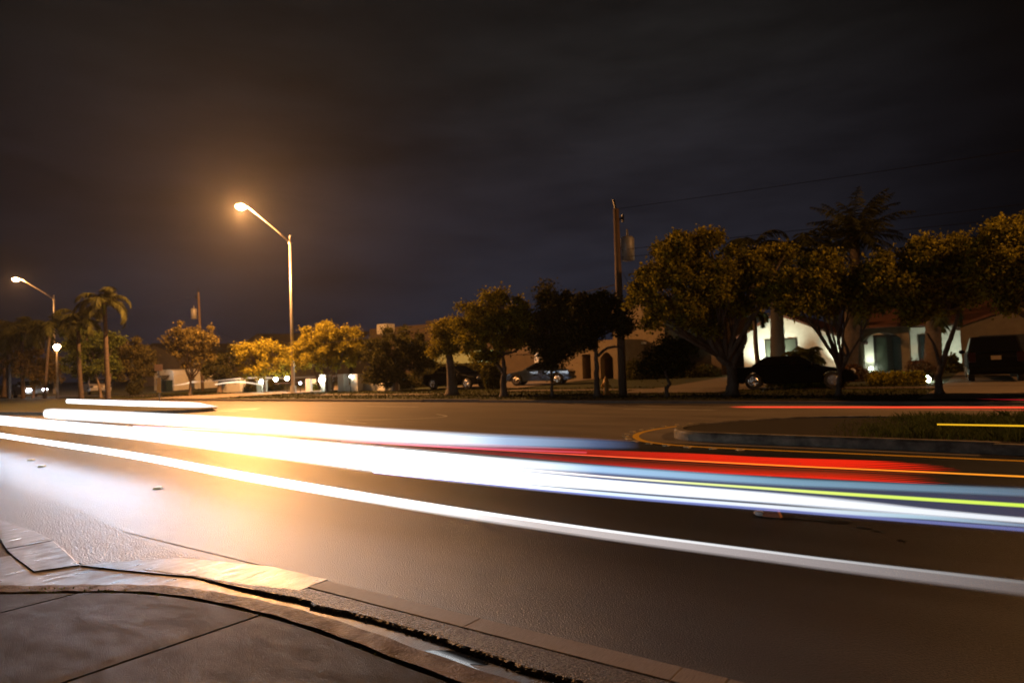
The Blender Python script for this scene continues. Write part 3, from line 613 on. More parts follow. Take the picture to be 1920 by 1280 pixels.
# hedges and shrubs by the houses
def shrub(label, base, lobes, nleaf, m, lsz=.12, Yp=None, group='garden shrubs and hedges', name='shrub', clump=.2, stem=True):
    if Yp: b = PY(*base, Yp); b[2] = lotz(Yp)
    else: b = G(*base, z=.3)
    Z = depth(b); ppm = F/Z; t = thing(name, b, label, 'shrub', group); C = []; area = sum(l[2]*l[3] for l in lobes); mb = MB(); ms = MB()
    for cx_, cy_, rx, ry in lobes:
        c = PZ(cx_, cy_, Z); a = rx/ppm; h = ry/ppm; kk = int(nleaf*rx*ry/area); u = rng.normal(size=(kk, 3)); u /= np.linalg.norm(u, axis=1)[:, None]
        pp = c+u*rng.uniform(.6, 1.03, kk)[:, None]*np.array([a, min(a, .8), h])+rng.normal(size=(kk, 3))*clump*.3; C.append(pp)
        for q in range(3): ms.tube([b+[0, 0, -.05], b*.4+c*.6+[0, 0, -h*.5], c+[random.uniform(-.6, .6)*a, random.uniform(-.2, .2), h*.4]], [.03, .022, .012], 5)
    C = np.concatenate(C); C[:, 2] = np.maximum(C[:, 2], b[2]+.02)
    leaves(mb, C, lsz, 1); obj('foliage', mb, m, t); obj('stem', ms, BARK, t); return t
shrub('long low hedge along the lit gable house front', (1500, 728), [(1455, 712, 22, 10), (1490, 714, 26, 11), (1530, 714, 26, 11), (1565, 712, 20, 12)], 8000, LEAF, Yp=30.9)
shrub('reddish brown rounded bush beside the thin Y-forked tree', (1605, 725), [(1600, 705, 24, 20), (1620, 712, 18, 14)], 4500, mat('reddish leaves', (.13, .06, .02), (.05, .025, .01), rough=.6, scale=1, leaf=True), Yp=36)
shrub('spiky low planting under the porch doors', (1670, 726), [(1650, 712, 20, 12), (1685, 712, 24, 13), (1715, 712, 18, 14)], 6000, LEAF, Yp=33)
shrub('dark rounded bush under the porch window', (1722, 716), [(1722, 690, 18, 14), (1735, 700, 16, 16)], 3500, mat('reddish leaves', (.1, .1, .1)), Yp=38)
shrub('broken leafy bush in front of the plant shadow wall', (1790, 706), [(1778, 690, 12, 10), (1795, 692, 8, 10), (1785, 676, 7, 10)], 900, LEAFD, Yp=43.5, lsz=.22)
shrub('lime green plant lit from below beside the palm trunk', (1478, 700), [(1474, 684, 8, 7), (1468, 678, 5, 6)], 500, LEAFG, Yp=40, lsz=.16)
shrub('dark clipped hedge in front of the pale green wall', (880, 735), [(820, 700, 26, 20), (850, 700, 26, 22), (885, 700, 26, 20), (915, 700, 22, 20)], 9000, LEAFD, Yp=40, lsz=.14)
shrub('dark hedge beside the curved white wall', (770, 738), [(750, 715, 22, 20), (790, 712, 26, 22), (815, 712, 20, 22)], 7000, LEAFD, Yp=35, lsz=.14)
shrub('green bush glowing in the lit gateway', (592, 738), [(592, 728, 10, 8)], 1200, LEAFG, Yp=32.2, lsz=.12)
shrub('dark bush between the small low walls', (478, 740), [(465, 728, 16, 11), (500, 726, 16, 12), (520, 724, 12, 14)], 3600, LEAFD, Yp=32, lsz=.13)
shrub('dark hedge below the tan two-storey wall', (1240, 730), [(1190, 700, 26, 26), (1230, 705, 26, 22), (1275, 705, 30, 22), (1320, 705, 30, 22)], 9000, LEAFD, Yp=42, lsz=.14)
shrub('drooping dark shrub beside the blue grey car', (925, 733), [(918, 705, 14, 22), (935, 712, 12, 18)], 3600, LEAFD, Yp=32, lsz=.14)
shrub('dark cone-shaped bush beside the pale driveway at left', (252, 742), [(252, 727, 13, 12), (258, 715, 9, 10)], 2600, LEAFD, Yp=26, lsz=.15)

# palms
def frond(mb, c, az, Lf, elev, droop, nl=26, ll=.5, wdt=.035):
    pts = []; p = np.array(c, float); e_ = elev; n_ = 14; st = Lf/n_
    for i in range(n_+1):
        pts.append(p.copy()); p = p+st*np.array([math.cos(az)*math.cos(e_), math.sin(az)*math.cos(e_), math.sin(e_)]); e_ -= droop/n_*(1+i/n_)
    mb.tube(pts, [.03*(1-.8*i/n_) for i in range(n_+1)], 4)
    P = np.array(pts); side = np.array([-math.sin(az), math.cos(az), 0])
    for s_ in (-1, 1):
        for k in range(nl):
            q = .12+.88*k/nl; i = min(int(q*n_), n_-1); a = P[i]+(P[i+1]-P[i])*(q*n_-i); T = P[i+1]-P[i]; T /= np.linalg.norm(T)
            l_ = ll*math.sin(math.pi*min(1, .18+q*.82))**.6*random.uniform(.8, 1.1); d = side*s_*.75+T*.55+np.array([0, 0, random.uniform(-.75, -.15)]); d /= np.linalg.norm(d)
            b_ = T*wdt; m_ = a+d*l_*.55; e2 = a+d*l_+np.array([0, 0, -.18*l_])
            mb.add([a-b_, a+b_, m_+b_*.9, e2, m_-b_*.9], [(0, 1, 2, 3, 4)])
def palm(label, base, top_, nf, Lf, ll, r_=.14, elev=(-.1, 1.2), droop=1.7, m=None, trunkm=None, shaft=True, Yp=None, group='palms', nl=26, wdt=.035):
    if Yp: b = PY(*base, Yp); b[2] = lotz(Yp)
    else: b = G(*base, z=.12)
    Z = depth(b); c = PZ(*top_, Z); t = thing('palm_tree', b, label, 'palm tree', group)
    mb = MB(); mid = (b+c)/2+rt*random.uniform(-.1, .1); P = dense([tuple(b), tuple(mid), tuple(c)], 14); mb.tube(P, [r_*(1.25-.45*i/len(P))*(1+.06*(i % 2)) for i in range(len(P))], 10); obj('trunk', mb, trunkm or PBARK, t, smooth=True)
    if shaft:
        mb = MB(); mb.tube([c-[0, 0, .9], c-[0, 0, .3], c+[0, 0, .1]], [r_*.75, r_*.95, r_*.5], 8); obj('crownshaft', mb, LEAFG, t, smooth=True)
    mb = MB()
    for i in range(nf):
        az = 2.399*i+random.uniform(-.3, .3); q = i/(nf-1); frond(mb, c, az, Lf*random.uniform(.85, 1.1), elev[1]+(elev[0]-elev[1])*q+random.uniform(-.12, .12), droop*random.uniform(.85, 1.15), nl, ll, wdt)
    obj('fronds', mb, m or FROND, t); return t
gp = 'palms on the left of the view'
palm('tall slim palm standing clear above the left trees', (203, 749), (196, 566), 12, 2.7, .7, group=gp, wdt=.06)
palm('shorter palm just left of the tall slim one', (153, 748), (147, 598), 11, 2.5, .7, group=gp, wdt=.06)
palm('palm near the left edge with fronds over the bushes', (44, 747), (41, 620), 12, 3.0, .8, group=gp, wdt=.06)
palm('low-crowned palm between the two lamp posts', (84, 747), (95, 612), 12, 3.0, .8, group=gp, r_=.1, wdt=.06)
palm('palm cut by the left edge of the view', (17, 747), (15, 630), 12, 3.6, .9, group=gp, wdt=.06)
gq = 'palms by the houses on the right'
palm('dark palm with an arching crown left above the lit gable roof', (1414, 700), (1412, 470), 13, 4.6, 1.2, Yp=56, group=gq, elev=(-.2, 1.3), droop=2.2, m=FROND, wdt=.06)
palm('dark palm with an arching crown right above the lit gable roof', (1496, 700), (1500, 470), 13, 4.4, 1.2, Yp=56, group=gq, elev=(-.2, 1.3), droop=2.2, wdt=.06)
palm('largest dark feathery date palm rising behind the right houses', (1602, 700), (1602, 445), 34, 4.6, .9, r_=.4, Yp=58, group=gq, elev=(-.5, 1.5), droop=.75, shaft=False, wdt=.05)
palm('thick smooth trunked palm in front of the lit gable wall', (1459, 705), (1454, 520), 12, 2.6, .9, r_=.36, Yp=42, group=gq, trunkm=mat('smooth dark trunk', (.025, .02, .016), rough=.8, scale=3), wdt=.06)
palm('thick rough brown trunked palm beside the porch', (1590, 705), (1600, 560), 12, 2.6, .9, r_=.42, Yp=42, group=gq, wdt=.06)
palm('thick brown trunked palm between window and plant shadow wall', (1748, 705), (1746, 560), 12, 2.6, .9, r_=.36, Yp=42, group=gq, wdt=.06)
palm('dark curved stem of a thin palm left on the lit gable wall', (1424, 700), (1415, 590), 8, 1.6, .5, r_=.13, Yp=44, group=gq, shaft=False, wdt=.06)
t = palm('low fan-leaved garden palm in front of the lit gable window', (1510, 712), (1508, 672), 22, 1.5, .55, r_=.12, Yp=40, group=gq, elev=(-.3, 1.3), droop=1.3, shaft=False, nl=20, wdt=.04)

# ---------------------------------------------------------------- houses
def wallpoly(mb, pix, Y, d): mb.prism([PY(a, b, Y) for a, b in pix], (0, d, 0))
def rectw(mb, x0, x1, y0, y1, Y, d):       # pixels -> upright box on plane Y (centre scale)
    a = PY(x0, (y0+y1)/2, Y)[0]; b = PY(x1, (y0+y1)/2, Y)[0]; c = PY((x0+x1)/2, y1, Y)[2]; e_ = PY((x0+x1)/2, y0, Y)[2]
    if d < 0: mb.box(a, b, Y+d, Y, c, e_)
    else: mb.box(a, b, Y, Y+d, c, e_)
    return a, b, c, e_
def window(parent, x0, x1, y0, y1, Y, pane=GLASS, name='window', fr=.07, framem=DOORW, mull=1):
    mb = MB(); a, b, c, e_ = rectw(MB(), x0, x1, y0, y1, Y, -.02); d = .05
    mb.box(a-fr, a, Y-d, Y-.003, c-fr, e_+fr); mb.box(b, b+fr, Y-d, Y-.003, c-fr, e_+fr); mb.box(a, b, Y-d, Y-.003, e_, e_+fr); mb.box(a, b, Y-d, Y-.003, c-fr, c)
    for i in range(mull): q = a+(b-a)*(i+1)/(mull+1); mb.box(q-.025, q+.025, Y-d+.005, Y-.003, c, e_)
    f_ = obj(name, mb, framem, parent); mb = MB(); mb.box(a+.001, b-.001, Y-.02, Y-.004, c+.001, e_-.001); obj('pane', mb, pane, f_); return f_
def gable(label, xl, xr, xa, ybase, yl, yr, ya, Y, dep, wallm, roofm, over=.35, group=None):
    b = PY((xl+xr)/2, ybase, Y); b[2] = lotz(Y); t = thing('house', b, label, 'house', group)
    L_ = PY(xl, yl, Y); A_ = PY(xa, ya, Y); R_ = PY(xr, yr, Y); z0 = lotz(Y)-.2
    mb = MB(); mb.prism([(L_[0], Y, z0), (R_[0], Y, z0), (R_[0], Y, R_[2]), (A_[0], Y, A_[2]), (L_[0], Y, L_[2])], (0, dep, 0)); obj('wall', mb, wallm, t)
    mb = MB()
    for P0, P1 in ((L_, A_), (A_, R_)):
        d = (P1-P0)/np.linalg.norm(P1-P0); a = P0-(d*over if P0 is L_ else 0); c = P1+(d*over if P1 is R_ else 0); nrm = np.array([-d[2], 0, d[0]])
        mb.prism([a+nrm*.004+[0, -over, 0], c+nrm*.004+[0, -over, 0], c+nrm*.14+[0, -over, 0], a+nrm*.14+[0, -over, 0]], (0, dep+2*over, 0))
    obj('roof', mb, roofm, t); return t, (L_, A_, R_)
# lit gable house
hg, _ = gable('white gabled house lit by floodlights with tiled roof and wide window', 1393, 1604, 1457, 700, 630, 642, 590, 47, 10, STUCCO, TILE)
window(hg, 1437, 1492, 637, 668, 47, SHADE, fr=.09)
# porch wing with arch, doors
b = PY(1680, 700, 47); b[2] = lotz(47)
pw = thing('house', b, 'porch wing with tall dark glazed doors between tan pillars', 'house')
mb = MB(); rectw(mb, 1606, 1900, 612, 706, 49.2, 8); obj('wall', mb, STUCCO, pw)
mb = MB(); rectw(mb, 1604, 1618, 612, 708, 47.3, .6); obj('pillar', mb, STUCT, pw)
mb = MB(); rectw(mb, 1690, 1706, 612, 708, 47.3, .6); obj('pillar', mb, STUCT, pw)
mb = MB()
# arched header between the pillars
P0 = PY(1618, 628, 47.3); P1 = PY(1690, 628, 47.3); T0 = PY(1618, 612, 47.3); pts = [(P0[0], 47.3, T0[2]+.05), (P0[0], 47.3, P0[2]-.35)]
for q in np.linspace(0, 1, 13): pts.append((P0[0]+(P1[0]-P0[0])*q, 47.3, P0[2]-.35+.45*math.sin(math.pi*q)**.6))
pts += [(P1[0], 47.3, P0[2]-.35), (P1[0], 47.3, T0[2]+.05)]
mb.prism([np.array(p) for p in pts], (0, .6, 0)); obj('arch', mb, STUCT, pw)
for a, c in ((1644, 1664), (1674, 1692)):
    window(pw, a, c, 632, 697, 49.15, SHADE if a < 1670 else GLASS, name='door', mull=0, fr=.16)
window(pw, 1727, 1748, 630, 690, 49.15, GLASS, mull=0, fr=.1)
mb = MB(); a = PY(1600, 612, 46.4); c = PY(1905, 612, 46.4)
mb.prism([(a[0], 46.4, a[2]), (a[0], 53, a[2]+1.7), (a[0], 59, a[2]), (a[0], 59, a[2]-.15), (a[0], 46.4, a[2]-.15)], (c[0]-a[0], 0, 0)); obj('roof', mb, TILE, pw)
# garage gable at right
gg, PP = gable('tan gabled garage wing with wide dark garage door behind the large dark vehicle', 1800, 2230, 2015, 700, 612, 640, 540, 44.5, 12, STUCT, TILE)
mb = MB(); A, B, C_, D_ = rectw(mb, 1838, 1990, 626, 712, 44.44, -.03); o = obj('garage_door', mb, DOORW, gg)
mb = MB()
for i in range(1, 5): z = C_+(D_-C_)*i/5; mb.box(A, B, 44.37, 44.405, z-.02, z+.02)
obj('door_panel', mb, RAIL, o)
# tan two-storey house behind the utility pole
b = PY(1180, 735, 46); b[2] = lotz(46); h2 = thing('house', b, 'tan two-storey house with arched entry behind the tall utility pole', 'house')
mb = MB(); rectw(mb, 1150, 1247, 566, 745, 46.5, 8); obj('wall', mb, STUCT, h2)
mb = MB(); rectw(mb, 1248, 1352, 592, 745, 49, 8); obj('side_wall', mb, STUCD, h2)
mb = MB(); rectw(mb, 1160, 1212, 642, 646, 46.5, -.5); obj('ledge', mb, STUCCO, h2)
mb = MB(); mb2 = MB()
X0, X1, Zb, Zt = rectw(MB(), 1016, 1150, 640, 745, 43, .4)
xa0 = PY(1126, 690, 43)[0]; xa1 = PY(1150, 690, 43)[0]; za = PY(1138, 664, 43)[2]
mb.box(X0, PY(1092, 690, 43)[0], 43, 46.4, Zb, Zt); mb.box(PY(1108, 690, 43)[0], xa0, 43, 46.4, Zb, Zt)
mb.box(PY(1092, 690, 43)[0], PY(1108, 690, 43)[0], 43, 46.4, PY(1100, 664, 43)[2], Zt)
pts = [(xa0+.002, 43, Zt), (xa0+.002, 43, za-.3)]+[(xa0+(xa1-xa0)*q, 43, za-.3+.45*math.sin(math.pi*q)) for q in np.linspace(.01, .99, 11)]+[(xa1-.002, 43, za-.3), (xa1-.002, 43, Zt)]
mb.prism([np.array(p) for p in pts], (0, 3.3, 0)); mb.box(xa1, xa1+.8, 43, 46.4, Zb, Zt); obj('entry_wall', mb, STUCT, h2)
mb = MB(); mb.box(xa0-.2, xa1+.2, 46.38, 46.44, Zb, za-.2); obj('door', mb, DOORW, h2)
# carport with white gable fascia
mb = MB(); mb.prism([PY(990, 636, 42.6), PY(1031, 635, 42.6), PY(1021, 645, 42.6), PY(1000, 645, 42.6)], (0, 3, 0)); obj('fascia', mb, STUCCO, h2)
mb = MB(); rectw(mb, 1003, 1011, 662, 732, 42.3, .35); obj('column', mb, STUCCO, h2)
mb = MB(); rectw(mb, 936, 1016, 646, 664, 42.6, 5); obj('carport_roof', mb, STUCD, h2)
mb = MB(); rectw(mb, 938, 1016, 664, 735, 48, .3); obj('carport_wall', mb, STUCD, h2)
# flat roofed house
b = PY(820, 735, 52); b[2] = lotz(52); h3 = thing('house', b, 'flat-roofed brown house with a stub chimney and a pale green lower wall', 'house')
mb = MB(); rectw(mb, 694, 802, 612, 740, 52, 12); rectw(mb, 802, 960, 598, 740, 51.8, 12); obj('wall', mb, STUCD, h3)
mb = MB(); rectw(mb, 798, 966, 594, 599, 51.6, 12.5); obj('roof', mb, ROOFD, h3)
mb = MB(); rectw(mb, 722, 740, 608, 626, 51.9, -1.2); obj('chimney', mb, STUCCO, h3)
mb = MB(); rectw(mb, 798, 925, 659, 681, 50, 1.6); obj('lower_wall', mb, mat('pale green stucco', (.30, .36, .22), rough=.85, scale=2), h3)
window(h3, 893, 909, 664, 677, 50, emat('lit window', (.85, 1, .45), 5), fr=.06, mull=0)
# left houses
h4, _ = gable('distant gabled grey house seen over the yellow-lit tree', 455, 530, 487, 738, 650, 646, 627, 52, 14, STUCG, ROOFD)
mb = MB(); a = PY(488, 628, 52); c = PY(560, 640, 52); mb.prism([(a[0], 52.6, a[2]), (c[0]+3, 55, a[2]), (c[0]+3, 52.6, c[2]-.4), (a[0]+1.0, 51.6, c[2]-.4)], (0, 6, 0)); obj('side_roof', mb, ROOFD, h4)
mb = MB(); rectw(mb, 522, 560, 642, 738, 52.4, 8); obj('wing_wall', mb, STUCG, h4)
window(h4, 500, 512, 652, 662, 52, GLASS, fr=.05)
h5, _ = gable('distant pale grey house with low dark roof left of the airy tree', 262, 335, 290, 738, 668, 668, 645, 48, 12, mat('pale grey stucco', (.17, .15, .135), rough=.85, scale=2), ROOFD)
# small white garage
b = PY(307, 735, 35); b[2] = lotz(35); h6 = thing('garage', b, 'small rounded white garage lit at its right corner', 'garage')
X0, X1, Zb, Zt = rectw(MB(), 289, 326, 693, 738, 35, 4); mb = MB()
pts = [(X0, 35, Zb-.2), (X1, 35, Zb-.2), (X1, 35, Zt-.5), (X1-.3, 35, Zt-.12), (X1-.9, 35, Zt), (X0+.8, 35, Zt), (X0, 35, Zt-.45)]; mb.prism([np.array(p) for p in pts], (0, 5, 0)); obj('wall', mb, STUCCO, h6)
mb = MB(); 
for i in range(6): q = X0+1.2+i*.33; mb.prism([(q, 34.6, Zt-1.0), (q+.26, 34.6, Zt-1.0), (q+.26, 34.99, Zt-.62), (q, 34.99, Zt-.62)], (0, 0, .08))
obj('awning', mb, RAIL, h6)
mb = MB(); mb.box(X0+1.0, X1-.7, 34.96, 34.997, Zb-.1, Zt-1.5); obj('garage_door', mb, mat('pale door', (.3, .28, .24), rough=.6), h6)
lamp('garage_light', (X1+.3, 33.9, Zt+.1), 30, (1, .95, .85), .08, parent=h6)
for i, (px, lb) in enumerate(((304, 'left one of two dark teal rubbish bins by the white garage'), (315, 'right one of two dark teal rubbish bins by the white garage'))):
    p = PY(px, 731, 33.6); z = lotz(33.6); t = thing('rubbish_bin', (p[0], 33.6, z), lb, 'rubbish bin', 'rubbish bins by the garage'); x = p[0]
    mb = MB(); mb.prism([(x-.24, 33.35, z+.02), (x+.24, 33.35, z+.02), (x+.31, 33.3, z+1.0), (x-.31, 33.3, z+1.0)], (0, .6, 0)); obj('body', mb, BIN, t, bevel=.02)
    mb = MB(); mb.box(x-.33, x+.33, 33.25, 33.95, z+1.003, z+1.08); obj('lid', mb, BIN, t, bevel=.02)

# ---------------------------------------------------------------- low walls with globes
WHT = STUCCO
def wallpart(label, segs, Y, rail=None, name='garden_wall'):
    b = PY((segs[0][0]+segs[-1][1])/2, 738, Y); b[2] = lotz(Y); t = thing(name, b, label, 'garden wall')
    for i, (a, c, y0, y1, kind) in enumerate(segs):
        mb = MB(); A, B, C_, D_ = rectw(MB(), a, c, y0, y1, Y, .25); C_ = lotz(Y)-.15
        dd = .22 if kind == 'panel' else .5; off = 0 if kind == 'panel' else -.13
        if kind == 'rail':
            for q in np.arange(A+.06, B, .13): mb.tube([(q, Y+.1, D_-.02), (q, Y+.1, PY((a+c)/2, y1, Y)[2])], .012, 5)
            mb.box(A, B, Y+.08, Y+.12, D_-.03, D_); obj('railing', mb, RAIL, t); continue
        mb.box(A, B, Y+off, Y+off+dd, C_, D_); 
        if kind == 'pillar': mb.box(A-.05, B+.05, Y+off-.05, Y+off+dd+.05, D_+.001, D_+.08)
        obj('wall_panel' if kind == 'panel' else 'pillar', mb, WHT, t)
    return t
wallpart('leftmost low pale wall with one pillar behind the curved light streaks', [(408, 443, 716, 742, 'panel'), (445, 453, 711, 742, 'pillar')], 31.0)
wallpart('narrow white gate pillar between the lit gateway and the dark bush', [(484, 494, 714, 742, 'pillar')], 31.2)
wallpart('brightly lit white garden wall beside the lamp pole base', [(573, 581, 710, 742, 'panel')], 31.0)
wl = wallpart('white wall behind the glowing gateway', [(574, 610, 710, 742, 'panel')], 33.5)
wallpart('slim white pillar on the right of the glowing gateway', [(604, 613, 704, 742, 'pillar')], 31.2)
wallpart('white gate wall of two pillars with a small square opening', [(636, 647, 703, 740, 'pillar'), (648, 660, 703, 706, 'rail'), (648, 660, 722, 740, 'panel'), (661, 673, 703, 739, 'pillar')], 31.0)
wallpart('long white wall with iron railing on top curving right to the hedge', [(674, 716, 719, 738, 'panel'), (674, 715, 703, 719, 'rail'), (716, 724, 703, 737, 'pillar'), (725, 745, 712, 736, 'panel')], 31.6)
def globe(px, py, Y, r_, power, label, col=(1, .98, .8), s=30, light=True):
    p = PY(px, py, Y); z0 = lotz(Y); t = thing('globe_lamp', (p[0], Y, z0), label, 'globe lamp', 'small garden globe lamps')
    mb = MB(); mb.tube([(p[0], Y, z0), (p[0], Y, p[2]-r_)], .025, 6); obj('stem', mb, RAIL, t)
    mb = MB(); mb.ball(p, r_, 12, 8); obj('globe', mb, emat('globe_%d' % s, col, s), t, smooth=True)
    if light: lamp('globe_light', (p[0], Y-r_-.12, p[2]), power, col, .08, parent=t)
globe(603, 712, 31.0, .20, 55, 'largest glowing globe on the slim gate pillar')
globe(517, 711, 30.8, .15, 12, 'left one of two close globe lamps near the dark bush')
globe(538, 709, 30.8, .15, 12, 'right one of two close globe lamps left of the lamp pole')
globe(490, 715, 30.7, .17, 14, 'glowing globe in front of the narrow gate pillar', (.8, 1, .6))
globe(657, 706, 30.7, .08, 3, 'tiny globe between the two gate wall pillars')
globe(563, 718, 30.8, .09, 3, 'small bluish globe right of the lamp pole', (.6, .7, 1), 20)
lamp('gateway_light', (PY(592, 720, 32.6)[0], 32.6, 1.0), 60, (1, 1, .7), .15)
lamp('wall_light', (PY(905, 672, 49)[0], 49.0, 2.4), 50, (.85, 1, .5), .1)
lamp('carport_light', (PY(1000, 672, 41.5)[0], 41.3, 2.6), 10, (.75, .85, 1), .1)
lamp('porch_light', (PY(1700, 640, 48.2)[0]-1, 48.0, 3.2), 9, (.9, 1, .75), .1)
# garden floodlights
def flood(px, py, Y, target, power, label, angle=100, col=(.88, 1, .76), seen=True, s=60, r_=.13):
    p = PY(px, py, Y); z0 = lotz(Y); p[2] = max(p[2], z0+.12); t = thing('garden_floodlight', (p[0], Y, z0), label, 'floodlight', 'garden floodlights')
    mb = MB(); mb.tube([(p[0], Y, z0), (p[0], Y, p[2])], .02, 6); obj('stake', mb, RAIL, t)
    mb = MB(); d = np.array(target)-p; d /= np.linalg.norm(d); mb.tube([p-d*.08, p+d*.06], [.06, .10], 10); obj('housing', mb, ALU, t)
    mb = MB(); mb.ball(p+d*.09, r_, 10, 6, (1, 1, .7)); obj('lens', mb, emat('flood_%d' % s, col, s), t, smooth=True)
    lamp('flood_light', p+d*.32, power, col, .06, 'SPOT', target, angle, t)
flood(1437, 690, 45.2, PY(1436, 620, 47), 800, 'floodlight washing the left half of the lit gable wall', 125)
flood(1577, 700, 46.0, PY(1574, 650, 47), 300, 'floodlight washing the right corner of the gable wall', 80)
flood(1474, 690, 40.4, PY(1472, 676, 40), 30, 'low floodlight shining into the lime green plant', 130)
flood(1792, 700, 46.2, PY(1788, 660, 49.2), 260, 'floodlight throwing plant shadows on the white wall', 110)
flood(1634, 700, 48.4, PY(1630, 655, 49.2), 60, 'small floodlight behind the left porch pillar', 90)
flood(1737, 713, 35.0, PY(1720, 713, 35.2), 25, 'bright ball-shaped garden light glowing at the planting edge', 150, s=60, r_=.24)
flood(1470, 716, 30.5, PY(1475, 712, 31.2), 9, 'low light inside the long hedge', 150, s=4, r_=.05)

# ---------------------------------------------------------------- hydrant, sign
b = G(1137, 740, .12); x, y, z = b; t = thing('fire_hydrant', b, 'yellow fire hydrant standing between the dark tree and the utility pole', 'fire hydrant')
mb = MB(); mb.lathe(b, [(.17, 0), (.17, .05), (.11, .07), (.10, .45), (.14, .48), (.14, .54), (.12, .57), (.09, .68), (.04, .74), (.035, .80)], 14); obj('body', mb, HYDR, t, smooth=False)
for s_, nm in ((-1, 'nozzle'), (1, 'nozzle')):
    mb = MB(); mb.tube([b+rt*s_*.08+[0, 0, .38], b+rt*s_*.19+[0, 0, .38]], [.055, .07], 10); obj(nm, mb, HYDR, t)
b = G(300, 756, .12); b = np.array([b[0], b[1], .0]); Z = depth(b); t = thing('sign_post', b, 'square tan sign on a slim pole beside the left median', 'sign')
mb = MB(); mb.tube([b, PZ(297, 694, Z)], .045, 8); obj('post', mb, STEEL, t)
c = PZ(297, 689, Z); hw = 5/F*Z; sr = np.array([.15, 1, 0])*1.35; sr = sr*np.array([1, 1, 1]); mb = MB(); mb.prism([c+sr*a*hw+up*q*hw*1.25 for a, q in ((-1, -1), (1, -1), (1, 1), (-1, 1))], fw*.03); obj('sign_plate', mb, SIGNM, t)
c = PZ(299, 722, Z)-fw*.06; mb = MB(); mb.prism([c+rt*a*.11+up*q*.4 for a, q in ((-1, -1), (1, -1), (1, 1), (-1, 1))], fw*.01); obj('marker_plate', mb, REFLY, t)
b = G(42, 774, 0); Z = depth(b)
